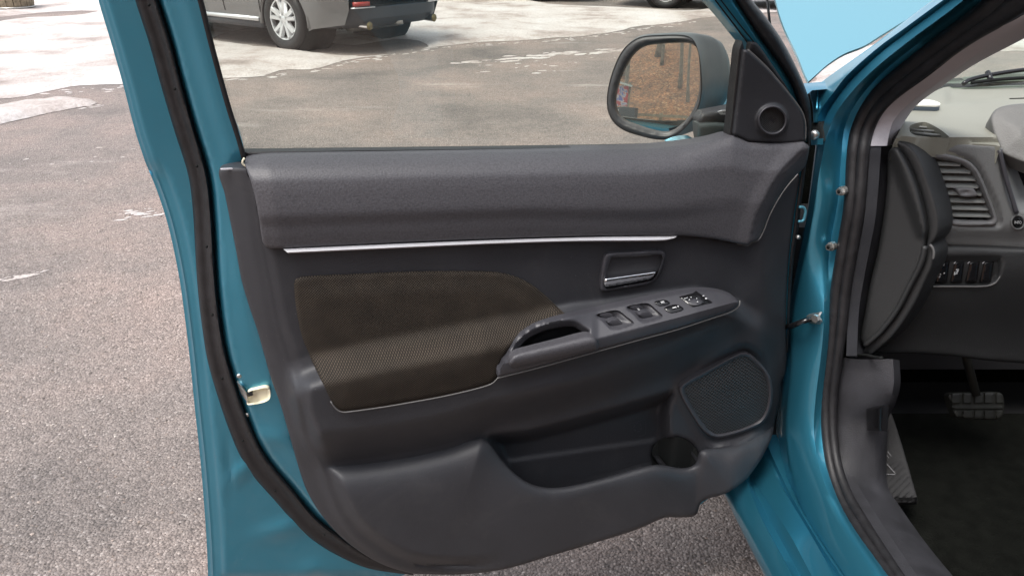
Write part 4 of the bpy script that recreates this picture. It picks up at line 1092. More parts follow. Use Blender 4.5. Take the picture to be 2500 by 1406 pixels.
# end cap seen through the door opening
CP0, CN = np.array([.685, 1.325, .9]), np.array([-.75, -.66, .05])
def cap(P, w): return on_plane(P, CP0, CN, w)
CAP = curve([(2178, 360, 1), (2190, 362), (2213, 398), (2235, 450), (2252, 510), (2260, 556), (2260, 596), (2250, 640), (2226, 692), (2190, 760), (2150, 812), (2110, 845, 1), (2101, 825), (2112, 760), (2122, 700), (2143, 609), (2156, 532), (2166, 442), (2168, 372)], 7)
capo = panel('dash_end_cap', CAP, cap, lambda x, y: .0 * x + .012 * (1 - sm(0, 34, dist_poly(np.stack([x, y], 1), curve([(2190, 362), (2213, 398), (2235, 450), (2252, 510), (2261, 558)], 8, False)))), M['dark'], CAR, step=6, edge=(8, .008), thick=.05, tdir=-CN, sharp=70)
V, F = tube(cap(curve([(2258, 600), (2252, 630), (2240, 660), (2224, 690), (2190, 755), (2150, 808), (2112, 843)], 7, False), .004), .005, 8); mk('cap_rim', V, F, M['dark'], capo)
FR = curve([(2184, 340, 1), (2200, 345), (2222, 356), (2247, 392), (2271, 455), (2287, 506), (2293, 556), (2285, 582), (2274, 597), (2281, 618), (2276, 650), (2262, 680), (2230, 747), (2180, 819), (2127, 866, 1), (2108, 862, 1), (2112, 846), (2150, 814), (2192, 760), (2226, 690), (2252, 640), (2262, 598), (2266, 562), (2258, 505), (2240, 445), (2216, 392), (2192, 358), (2176, 352, 1)], 7)
panel('dash_frame', FR, cap, lambda x, y: -.006 + 0 * x, M['dark'], CAR, step=6, edge=(7, .004), thick=.06, tdir=-CN, sharp=70)
V, F = tube(cap(curve([(2270, 597), (2277, 604), (2280, 618), (2278, 632)], 4, False), .0), .0022, 6); mk('frame_glint', V, F, M['bead'], capo)

# top of the dash
TP0, TN = np.array([.8, 1.33, 1.037]), np.array([0, -.024, 1.0])
def dtop(P, w): return on_plane(P, TP0, TN, w)
DEF = curve([(2219, 313), (2223, 306), (2232, 302), (2252, 298), (2259, 298), (2272, 303), (2298, 318), (2319, 335, 1), (2312, 337), (2270, 334), (2232, 329), (2223, 323)], 5)
TOP = curve([(2180, 352, 1), (2192, 328), (2206, 300), (2240, 255), (2284, 222), (2306, 213, 1), (2360, 208), (2420, 204), (2560, 200, 1), (2560, 262, 1), (2480, 266), (2440, 276), (2428, 300), (2432, 330), (2442, 358, 1), (2430, 354, 1), (2380, 351), (2300, 344), (2250, 338), (2200, 333)], 9)
def w_top(x, y):
    yr = np.interp(x, [2230, 2320, 2400, 2500], [256, 253, 246, 241])
    return -.010 * (1 - sm(-3, 5, y - yr)) * sm(2300, 2330, x) - .012 * sm(330, 352, y) + .006 * sm(200, 240, y)
topo = panel('dash_top', TOP, dtop, w_top, M['dash_sheen'], CAR, step=6, holes=[DEF], thick=.03, tdir=(0, 0, -1), sharp=70, label='top of the dashboard with a pale sky sheen painted into its colour')
dv = panel('side_vent', DEF, dtop, -.014, M['deep'], CAR, step=10, thick=.003, tdir=(0, 0, -1), label='small triangular demister vent')
for (p, q) in [((2226, 309), (2273, 312)), ((2220, 316), (2288, 321)), ((2224, 324), (2304, 331))]:
    V, F = tube(dtop(np.array([p, q], float), -.003), .0022, 6); mk('slat', V, F, bpy.data.materials['vent_slat'], dv)
for (p, q) in [((2225, 311), (2226, 317)), ((2245, 312), (2246, 318)), ((2266, 313), (2267, 319)), ((2236, 319), (2237, 325)), ((2256, 320), (2257, 327)), ((2277, 322), (2278, 329))]:
    V, F = tube(dtop(np.array([p, q], float), -.008), .0010, 5); mk('vent_rib', V, F, M['dash'], dv)
V, F = tube(dtop(curve([(2259, 297), (2275, 303), (2300, 318), (2321, 336)], 5, False), -.001), .0028, 6); mk('vent_rim', V, F, M['plastic_smooth'], dv)
V, F = tube(dtop(np.array([(2465, 241), (2560, 238)], float), .001), .0012, 5); mk('speaker_gap', V, F, M['deep'], topo)
# instrument hood on the right edge
IP0, IN_ = np.array([.9, 1.30, 1.05]), np.array([-.25, -.70, .70])
COWL = curve([(2418, 290), (2424, 274), (2440, 262), (2480, 254), (2560, 250, 1), (2560, 420, 1), (2470, 386), (2444, 372), (2437, 354), (2425, 325)], 8)
panel('instrument_hood', COWL, lambda P, w: on_plane(P, IP0, IN_, w), lambda x, y: .010 * sm(0, 70, dist_poly(np.stack([x, y], 1), COWL)) - .035, simple('hood_grey', (.11, .11, .105), .55, bump=.0006, bscale=420), CAR, step=7, edge=(6, .005), thick=.03, tdir=-IN_, sharp=70, label='grey instrument hood at the right edge')
panel('instrument_face', curve([(2445, 376, 1), (2480, 388), (2560, 410, 1), (2560, 590, 1), (2500, 560), (2478, 500), (2468, 440)], 9), lambda P, w: on_plane(P, IP0 + np.array([0, .03, -.05]), np.array([-.3, -1, 0]), w), -.03, M['gloss_black'], CAR, step=20, thick=.02, tdir=(0, 1, 0))
V, F = tube(dash(curve([(2440, 366), (2452, 420), (2470, 480), (2482, 520)], 8, False), .004), .004, 8); mk('column_seam', V, F, M['plastic_smooth'], CAR)
# windscreen, its black border, cowl and wiper
WP0, WNN = np.array([.8, 1.80, 1.04]), np.array([0, -.62, -.80])
WNN = np.array([0, -.55, .84])
def wsc(P, w): return on_plane(P, WP0, WNN, w)
ws = panel('windscreen', curve([(2262, 226, 1), (2400, 214, 1), (2620, 203, 1), (2800, -150, 1), (2450, -150, 1), (2200, 60, 1), (2150, 150, 1)], 40), wsc, 0, M['wglass'], CAR, step=60, thick=.004, tdir=-WNN, label='tinted windscreen seen from inside')
panel('windscreen_border', curve([(2280, 218, 1), (2294, 209), (2330, 206), (2400, 201), (2500, 197), (2600, 195, 1), (2600, 203, 1), (2500, 205), (2400, 209), (2330, 213), (2270, 222, 1)], 12), wsc, -.006, M['deep'], ws, step=12, thick=.003, tdir=-WNN)
panel('cowl', curve([(2286, 216, 1), (2312, 194), (2345, 190), (2420, 178), (2500, 170), (2600, 160, 1), (2600, 200, 1), (2500, 200), (2400, 204), (2330, 210)], 10), lambda P, w: on_plane(P, np.array([.8, 1.93, 1.045]), np.array([0, -.25, 1]), w), lambda x, y: .006 * np.sin(y * .5), simple('cowl_grey', (.14, .15, .14), .5), CAR, step=8, thick=.02, tdir=(0, 0, -1), sharp=40)
wp = lambda pts: on_plane(curve(pts, 8, False), np.array([.8, 1.86, 1.085]), np.array([0, -.55, .84]), .012)
V, F = tube(wp([(2352, 205), (2362, 197), (2385, 190), (2412, 184), (2460, 176), (2520, 168)]), .005, 8); wi = mk('wiper', V, F, M['gloss_black'], CAR)
V, F = tube(wp([(2372, 202), (2420, 196), (2470, 192), (2530, 189)]), .004, 8); mk('wiper_blade', V, F, M['deep'], wi)
V, F = tube(wp([(2411, 176), (2416, 187), (2419, 196)]), .006, 8); mk('wiper_joint', V, F, M['gloss_black'], wi)

# handset lying on the dash
DV = curve([(2222, 250, 1), (2316, 253), (2323, 257), (2325, 264), (2322, 271), (2315, 274), (2222, 268, 1)], 4)
dev = empty('handset', tuple(dtop(np.array([(2280, 268)]), 0)[0]), 'flat white topped handset with dark slate side lying on the dashboard', 'gadget')
e0, e1 = dtop(np.array([(2215, 276), (2315, 279)], float), .001)
ex = e1 - e0; Lx = np.linalg.norm(ex); ex /= Lx; ey = np.array([-ex[1], ex[0], 0]); ez = np.array([0, 0, 1.0])
def slab(name, z0, z1, yd, mat):
    pts = []
    for k in range(9):
        a = -math.pi / 2 + math.pi * k / 8
        pts.append((Lx - yd / 2 + yd / 2 * math.cos(a) * .6, yd / 2 + yd / 2 * math.sin(a)))
    pts = [(0, 0)] + pts + [(0, yd)]
    bev = .15
    lay = [(z0, .96), (z0 + (z1 - z0) * bev, 1), (z1 - (z1 - z0) * bev, 1), (z1, .95)]
    V = []; m = len(pts)
    for z, s_ in lay:
        for (a, b) in pts: V.append(e0 + ex * (Lx/2 + (a - Lx/2) * s_) + ey * (yd/2 + (b - yd/2) * s_) + ez * z)
    F = [(i*m + k, i*m + (k+1) % m, (i+1)*m + (k+1) % m, (i+1)*m + k) for i in range(3) for k in range(m)] + [tuple(range(m))[::-1], tuple(3*m + k for k in range(m))]
    return mk(name, V, F, mat, dev, sharp=40)
slab('case', .0, .013, .055, simple('slate', (.045, .06, .075), .5)); slab('lid', .0132, .0175, .055, simple('offwhite', (.72, .72, .66), .4))

V, F = joinm(box((1.02, .22, .50), (.50, .50, .20), Matrix.Rotation(R(6), 3, 'X')), box((1.02, -.12, .88), (.48, .16, .66), Matrix.Rotation(R(14), 3, 'X')), box((1.02, -.24, 1.28), (.24, .10, .18), Matrix.Rotation(R(10), 3, 'X')))
mk('unseen_driver_seat', V, F, simple('seat_cloth', (.03, .028, .026), .9), CAR, smooth=False)  # out of view, added to block light from behind the footwell
# pedal and footrest
pc = on_plane(np.array([(2384, 990)]), (0, 1.45, 0), (0, 1, .0))[0]
rot = Matrix.Rotation(R(-32), 3, 'X')
PED = curve([(2317, 962), (2330, 958), (2400, 957), (2440, 957), (2449, 966), (2452, 1000), (2448, 1016), (2436, 1023), (2380, 1022), (2336, 1018), (2328, 1006), (2320, 985)], 5)
pn = np.array([0, -.86, .5])
pd = panel('brake_pedal', PED, lambda P, w: on_plane(P, pc, pn, w), lambda x, y: .004 * (np.abs(np.sin((x - 2320) * .115)) > .35) * ((y < 985) | (y > 1003)) + .004 * (np.abs(y - 994) < 3), M['pedal'], CAR, step=3.5, edge=(6, .006), thick=.02, tdir=-pn, sharp=40, label='ribbed brake pedal pad')
V, F = tube([pc + np.array([0, .01, .02]), pc + np.array([-.03, .10, .16]), pc + np.array([-.05, .16, .34])], .009, 8); mk('pedal_arm', V, F, M['pedal'], pd)
DPD = curve([(2155, 1000, 1), (2170, 1002), (2178, 1012), (2202, 1085), (2239, 1212, 1), (2236, 1224), (2200, 1226), (2162, 1230), (2158, 1200), (2152, 1100)], 7)
rest = panel('foot_rest', DPD, lambda P, w: on_plane(P, on_x(np.array([(2190, 1130)], float), .76)[0], np.array([-.45, -.6, .66]), w), lambda x, y: -.012 * sm(1212, 1222, y) + .0012 * np.sin((x + y) * .35) * (y > 1120), simple('rest_grey', (.012, .012, .013), .8, bump=.001, bscale=150, vary=.3, vscale=60), CAR, step=6, edge=(4, .004), thick=.04, tdir=(.45, .6, -.66), sharp=50, label='black plastic footrest with moulded pattern')
rs = lambda P: on_plane(P, on_x(np.array([(2190, 1130)], float), .76)[0], np.array([-.45, -.6, .66]), .002)
mark([[(2158, 1104), (2170, 1118), (2171, 1116), (2160, 1102)], [(2166, 1102), (2176, 1114), (2177, 1112), (2168, 1100)], [(2160, 1128), (2186, 1156), (2186, 1153), (2161, 1125)], [(2157, 1155), (2186, 1156), (2186, 1158), (2157, 1157)]], rs, rest, 'moulded_mark', M['plastic_smooth'])

# ================================================================== GROUND
def mat_asphalt():
    m, nt, b = newmat('worn_asphalt')
    tc = N(nt, 'TexCoord'); P = tc.outputs['Object']
    v1 = N(nt, 'TexVoronoi', Scale=150.0); nt.links.new(P, v1.inputs['Vector'])
    v2 = N(nt, 'TexVoronoi', Scale=52.0); nt.links.new(P, v2.inputs['Vector'])
    big = N(nt, 'TexNoise', Scale=.9, Detail=6.0, Roughness=.6); nt.links.new(P, big.inputs['Vector'])
    med = N(nt, 'TexNoise', Scale=14.0, Detail=8.0, Roughness=.7); nt.links.new(P, med.inputs['Vector'])
    sep = N(nt, 'SeparateColor'); nt.links.new(v1.outputs['Color'], sep.inputs[0])
    agg = ramp(nt, [(0.0, (.115, .098, .090)), (.45, (.205, .174, .159)), (.80, (.275, .236, .215)), (.95, (.36, .315, .29)), (1.0, (.50, .45, .42))])
    nt.links.new(sep.outputs[0], agg.inputs[0])
    gap = ramp(nt, [(.0, (1, 1, 1)), (.55, (.82, .82, .82)), (.95, (.38, .37, .37))]); nt.links.new(v1.outputs['Distance'], gap.inputs[0])
    m1 = N(nt, 'Mix'); m1.data_type = 'RGBA'; m1.blend_type = 'MULTIPLY'; m1.inputs[0].default_value = .8
    nt.links.new(agg.outputs[0], m1.inputs[6]); nt.links.new(gap.outputs[0], m1.inputs[7])
    dustr = ramp(nt, [(.35, (0, 0, 0)), (.68, (.62, .62, .62))]); nt.links.new(med.outputs[0], dustr.inputs[0])
    m2 = N(nt, 'Mix'); m2.data_type = 'RGBA'; nt.links.new(dustr.outputs[0], m2.inputs[0]); nt.links.new(m1.outputs[2], m2.inputs[6]); m2.inputs[7].default_value = (.26, .219, .20, 1)
    tone = ramp(nt, [(.28, (.52, .54, .56)), (.48, (.95, .94, .94)), (.72, (1.38, 1.24, 1.19))]); nt.links.new(big.outputs[0], tone.inputs[0])
    m3 = N(nt, 'Mix'); m3.data_type = 'RGBA'; m3.blend_type = 'MULTIPLY'; m3.inputs[0].default_value = 1.0
    nt.links.new(m2.outputs[2], m3.inputs[6]); nt.links.new(tone.outputs[0], m3.inputs[7])
    # thin salt and slush smears
    sl = N(nt, 'TexNoise', Scale=1.6, Detail=7.0, Roughness=.65); nt.links.new(P, sl.inputs['Vector'])
    mpn = N(nt, 'Mapping'); mpn.inputs['Scale'].default_value = (.35, 1.3, 1); nt.links.new(P, mpn.inputs['Vector']); nt.links.new(mpn.outputs[0], sl.inputs['Vector'])
    slr = ramp(nt, [(.60, (0, 0, 0)), (.74, (.5, .5, .5))]); nt.links.new(sl.outputs[0], slr.inputs[0])
    m4 = N(nt, 'Mix'); m4.data_type = 'RGBA'; nt.links.new(slr.outputs[0], m4.inputs[0]); nt.links.new(m3.outputs[2], m4.inputs[6]); m4.inputs[7].default_value = (.48, .44, .41, 1)
    nt.links.new(m4.outputs[2], b.inputs['Base Color'])
    b.inputs['Roughness'].default_value = .78
    inv = N(nt, 'Math', operation='MULTIPLY_ADD'); inv.inputs[1].default_value = -1.0; inv.inputs[2].default_value = 1.0
    nt.links.new(v1.outputs['Distance'], inv.inputs[0])
    add = N(nt, 'Math', operation='ADD'); nt.links.new(inv.outputs[0], add.inputs[0]); nt.links.new(med.outputs[0], add.inputs[1])
    bp = N(nt, 'Bump'); bp.inputs['Distance'].default_value = .006; bp.inputs['Strength'].default_value = .9
    nt.links.new(add.outputs[0], bp.inputs['Height']); nt.links.new(bp.outputs[0], b.inputs['Normal'])
    return m
def mat_snow():
    m, nt, b = newmat('old_snow')
    tc = N(nt, 'TexCoord'); P = tc.outputs['Object']
    n1 = N(nt, 'TexNoise', Scale=1.1, Detail=9.0, Roughness=.65); nt.links.new(P, n1.inputs['Vector'])
    n2 = N(nt, 'TexNoise', Scale=30.0, Detail=6.0, Roughness=.75); nt.links.new(P, n2.inputs['Vector'])
    rp = ramp(nt, [(.30, (.25, .20, .18)), (.40, (.42, .36, .335)), (.50, (.58, .53, .51)), (.66, (.66, .635, .63))]); nt.links.new(n1.outputs[0], rp.inputs[0])
    r2 = ramp(nt, [(.3, (.60, .56, .52)), (.55, (1, 1, 1))]); nt.links.new(n2.outputs[0], r2.inputs[0])
    mx = N(nt, 'Mix'); mx.data_type = 'RGBA'; mx.blend_type = 'MULTIPLY'; mx.inputs[0].default_value = .8
    nt.links.new(rp.outputs[0], mx.inputs[6]); nt.links.new(r2.outputs[0], mx.inputs[7]); nt.links.new(mx.outputs[2], b.inputs['Base Color'])
    b.inputs['Roughness'].default_value = .6
    b.inputs['Subsurface Weight'].default_value = 0.0
    bp = N(nt, 'Bump'); bp.inputs['Distance'].default_value = .03; bp.inputs['Strength'].default_value = .8
    nt.links.new(n2.outputs[0], bp.inputs['Height']); nt.links.new(bp.outputs[0], b.inputs['Normal'])
    return m
M['asphalt'] = mat_asphalt(); M['snow'] = mat_snow()
gx = np.r_[np.linspace(-150, -12, 8), np.linspace(-10, 10, 61), np.linspace(12, 150, 8)]
gy = np.r_[np.linspace(-150, -6, 8), np.linspace(-5, 20, 70), np.linspace(22, 160, 8)]
GX, GY = np.meshgrid(gx, gy)
GZ = .012 * np.sin(GX * 1.3 + 1) * np.cos(GY * .9) * 0 + .0 * GX
n = len(gx)
V = np.stack([GX, GY, GZ], -1).reshape(-1, 3)
F = [(i*n + k, i*n + k + 1, (i+1)*n + k + 1, (i+1)*n + k) for i in range(len(gy) - 1) for k in range(n - 1)]
mk('ground', V, F, M['asphalt'], None, kind='structure')

def noise2(x, y, seed=0):
    v = np.zeros_like(x); rs = np.random.default_rng(seed)
    for k in range(9):
        f = 1.7 * 1.6**k; a = rs.uniform(0, 6.28); ph = rs.uniform(0, 6.28, 2)
        v += np.sin((x * math.cos(a) + y * math.sin(a)) * f + ph[0] + 1.3 * np.sin((x * math.sin(a) - y * math.cos(a)) * f * .7 + ph[1])) / 1.45**k
    return v / 3.2
def snow(name, pts, h, wob=.06, step=.12, hole=None, seed=1, far=None, rim=.35):
    C = on_ground(curve(pts, 12))[:, :2]
    C = resample(np.vstack([C, C[:1]]), max(30, int(np.linalg.norm(np.diff(C, axis=0), axis=1).sum() / step)))[:-1]
    C = C + np.stack([noise2(C[:, 0] * 2.2, C[:, 1] * 2.2, seed), noise2(C[:, 0] * 2.2, C[:, 1] * 2.2, seed + 5)], 1) * wob
    Hs = []
    if hole is not None:
        for hh in hole:
            H = on_ground(curve(hh, 10))[:, :2]
            H = resample(np.vstack([H, H[:1]]), max(20, int(np.linalg.norm(np.diff(H, axis=0), axis=1).sum() / step)))[:-1]
            H = H + np.stack([noise2(H[:, 0] * 2.2, H[:, 1] * 2.2, seed + 2), noise2(H[:, 0] * 2.2, H[:, 1] * 2.2, seed + 7)], 1) * wob
            Hs.append(H)
    v, f = cdt(C, step, Hs)
    d = dist_poly(v, C)
    for H in Hs: d = np.minimum(d, dist_poly(v, H))
    z = .004 + h * np.sqrt(np.clip(d / rim, 0, 1)) * (1 + .45 * noise2(v[:, 0] * 1.5, v[:, 1] * 1.5, seed + 3))
    V = np.c_[v, z]
    nrm = np.cross(V[f[:, 1]] - V[f[:, 0]], V[f[:, 2]] - V[f[:, 0]])
    if nrm[:, 2].sum() < 0: f = f[:, ::-1]
    return mk(name, V, f, M['snow'], None, kind='structure')
snow('snow_field', [(-420, 250, 1), (0, 240), (70, 232), (130, 221), (200, 212), (290, 207), (420, 203), (545, 190), (640, 185), (690, 172), (760, 171), (802, 163), (830, 152), (900, 140), (1000, 126), (1100, 112), (1200, 101), (1300, 98), (1364, 93), (1428, 88), (1508, 76), (1572, 64), (1652, 54), (1748, 42), (1900, 30), (2060, 25), (2400, 10), (2700, -20, 1), (2900, -50, 1), (1900, -14, 1), (1700, 26), (1560, 22), (1340, 10), (1250, -10, 1), (1000, -45, 1), (100, -55, 1), (-500, -40, 1)],
     .05, wob=.09, step=.11, rim=.7, hole=[[(514, 97), (560, 80), (620, 68), (680, 74), (740, 92), (860, 112), (960, 96), (1040, 104), (1056, 112), (1020, 124), (960, 133), (870, 137), (790, 131), (700, 120), (610, 110)], [(-260, 60), (-60, 48), (120, 30), (240, 28), (170, 40), (60, 45), (-80, 66)]], seed=3)
snow('snow_ridge', [(-160, 296), (-60, 278), (0, 264), (60, 253), (110, 249), (140, 243), (175, 243), (200, 246), (241, 251), (215, 259), (170, 267), (110, 279), (60, 291), (20, 299), (-60, 318), (-150, 330)], .05, wob=.03, step=.05, seed=11, rim=.12)
def fragments(name, pts, wid, n, r, seed, z=.004):
    """broken bits of slush strung along a line"""
    rs = np.random.default_rng(seed); C = on_ground(curve(pts, 10, False))[:, :2]; Vs = []; Fs = []
    C = resample(C, 200)
    for k in range(n):
        c = C[rs.integers(0, 200)] + rs.normal(0, wid, 2); m = 9; rr = r * rs.uniform(.25, 1.0)**1.6
        a0 = rs.uniform(0, 6.28); o = len(Vs)
        Vs.append((c[0], c[1], z + rr * .12))
        for q in range(m):
            a = 2*math.pi*q/m; q_ = rr * rs.uniform(.55, 1.3)
            u = np.array([q_ * math.cos(a) * 1.9, q_ * math.sin(a) * .8]); 
            Vs.append((c[0] + u[0] * math.cos(a0 * .15) - u[1] * math.sin(a0 * .15), c[1] + u[0] * math.sin(a0 * .15) + u[1] * math.cos(a0 * .15), z - .002))
        Fs += [(o, o + 1 + q, o + 1 + (q + 1) % m) for q in range(m)]
    return mk(name, Vs, Fs, M['snow'], None, kind='stuff', label='broken streak of thin slush on the tarmac')
fragments('slush', [(1140, 153), (1250, 144), (1400, 131), (1540, 120)], .12, 60, .09, 21)
fragments('slush', [(1120, 170), (1300, 165), (1500, 140)], .2, 20, .04, 26)
fragments('slush', [(-40, 690), (20, 681), (106, 666)], .010, 40, .016, 23)
fragments('slush', [(290, 524), (370, 518), (470, 520)], .03, 30, .022, 24)
fragments('slush', [(-60, 420), (120, 395), (330, 380)], .16, 14, .02, 25)
fragments('slush', [(-60, 246), (140, 226), (300, 214), (600, 192), (760, 176), (860, 152), (1100, 116), (1400, 94), (1700, 52)], .07, 170, .035, 27)
fragments('slush', [(-60, 270), (60, 262), (240, 262)], .06, 30, .02, 28)
snow('snow_strip', [(1980, 205), (2020, 150), (2080, 120), (2200, 100), (2400, 90), (2700, 90, 1), (2700, 130, 1), (2400, 128), (2250, 140), (2120, 170), (2060, 200), (2010, 218)], .03, wob=.12, step=.14, seed=31)
# loose stones on the tarmac
def stones(n, x0, x1, y0, y1, r0, r1, name, seed):
    rs = np.random.default_rng(seed)
    base = np.array([(1, 0, 0), (-1, 0, 0), (0, 1, 0), (0, -1, 0), (0, 0, 1), (0, 0, -1)], float)
    bf = np.array([(0, 2, 4), (2, 1, 4), (1, 3, 4), (3, 0, 4), (2, 0, 5), (1, 2, 5), (3, 1, 5), (0, 3, 5)])
    c = np.c_[rs.uniform(x0, x1, n), rs.uniform(y0, y1, n), np.zeros(n)]
    r = r0 + (r1 - r0) * rs.random(n)**3
    a = rs.uniform(0, 6.28, n)
    V = base[None] * rs.uniform(.6, 1.25, (n, 6, 1)) * r[:, None, None]
    V[:, :, 2] *= .55
    ca, sa = np.cos(a)[:, None], np.sin(a)[:, None]
    X = V[:, :, 0] * ca - V[:, :, 1] * sa; Y = V[:, :, 0] * sa + V[:, :, 1] * ca
    V = np.stack([X, Y, V[:, :, 2] + r[:, None] * .15], -1) + c[:, None]
    F = (bf[None] + (np.arange(n) * 6)[:, None, None]).reshape(-1, 3)
    m, nt, b = newmat('loose_grit')
    g = N(nt, 'NewGeometry'); rp = ramp(nt, [(0, (.06, .05, .045)), (.4, (.15, .125, .11)), (.75, (.26, .2, .17)), (.92, (.34, .29, .26)), (1, (.50, .45, .41))])
    nt.links.new(g.outputs['Random Per Island'], rp.inputs[0]); nt.links.new(rp.outputs[0], b.inputs['Base Color']); b.inputs['Roughness'].default_value = .7
    mk(name, V.reshape(-1, 3), F, m, None, smooth=False, kind='stuff', label='loose grit and small stones scattered on the tarmac')
stones(14000, -2.6, 1.0, .9, 5.0, .002, .0062, 'loose_grit', 5)

# ================================================================== OTHER CARS
def wheel(parent, c, face, rad, rimr, wid, spokes=5):
    """c: hub centre; face: +1 outward along +y, -1 along -y"""
    c = np.array(c, float); w = wid / 2 * face
    prof = [(-1, rimr), (-1.0, rad * .93), (-.8, rad * .985), (-.3, rad), (.3, rad), (.8, rad * .985), (1.0, rad * .93), (1.02, rad * .84), (.95, rimr * 1.03), (.82, rimr * .98)]
    n = 40; V = []; F = []
    for t, r_ in prof:
        for k in range(n):
            a = 2*math.pi*k/n; V.append(c + np.array([r_ * math.cos(a), t * w, r_ * math.sin(a)]))
    for i in range(len(prof) - 1):
        for k in range(n):
            l = (k+1) % n; F.append((i*n + k, i*n + l, (i+1)*n + l, (i+1)*n + k))
    wh = mk('wheel', V, F, M['rubber'], parent, sharp=50)
    prof = [(.80, rimr * 1.0), (.92, rimr * .99), (.90, rimr * .93), (.3, rimr * .90), (-.5, rimr * .88)]
    V = []; F = []
    for t, r_ in prof:
        for k in range(n):
            a = 2*math.pi*k/n; V.append(c + np.array([r_ * math.cos(a), t * w, r_ * math.sin(a)]))
    for i in range(len(prof) - 1):
        for k in range(n):
            l = (k+1) % n; F.append((i*n + k, i*n + l, (i+1)*n + l, (i+1)*n + k))
    parts = [(V, F)]
    for s_ in range(spokes):
        for dl in (-.24, .24):
            a0 = 2*math.pi*s_/spokes + .3; a1 = a0 + dl
            p = c + np.array([.12*rimr*math.cos(a0), .70*w, .12*rimr*math.sin(a0)]); q = c + np.array([.93*rimr*math.cos(a1), .86*w, .93*rimr*math.sin(a1)])
            dr = (q - p); tt = np.array([-math.sin(a0), 0, math.cos(a0)]); oo = np.array([0, np.sign(w), 0])
            W0, W1, T = .085*rimr + .02, .06*rimr + .014, .02
            Vb = [p - tt*W0 - oo*T, p + tt*W0 - oo*T, p + tt*W0*.6 + oo*T, p - tt*W0*.6 + oo*T, q - tt*W1 - oo*T, q + tt*W1 - oo*T, q + tt*W1*.6 + oo*T, q - tt*W1*.6 + oo*T]
            parts.append((Vb, [(0, 1, 2, 3), (4, 7, 6, 5), (0, 4, 5, 1), (1, 5, 6, 2), (2, 6, 7, 3), (3, 7, 4, 0)]))
    hub = tube([c + np.array([0, .5*w, 0]), c + np.array([0, .86*w, 0]), c + np.array([0, .9*w, 0])], [.2*rimr, .2*rimr, .15*rimr], 16)
    parts.append(hub)
    for s_ in range(5):
        a0 = 2*math.pi*s_/5 + .3 + .63
        cc = c + np.array([.26*rimr*math.cos(a0), .75*w, .26*rimr*math.sin(a0)])
        parts.append(tube([cc, cc + np.array([0, .1*w, 0])], .018, 6))
    mk('rim', *joinm(*parts), M['rimsilver'], wh, sharp=35)
    V, F = tube([c + np.array([0, -.5*w, 0]), c + np.array([0, .35*w, 0])], rimr * .88, 24); mk('brake_disc', V, F, M['deep'], wh)
    return wh
M['rimsilver'] = simple('alloy_silver', (.62, .63, .65), .35, metal=.6)
M['redlens'] = simple('red_lens', (.34, .03, .02), .3)
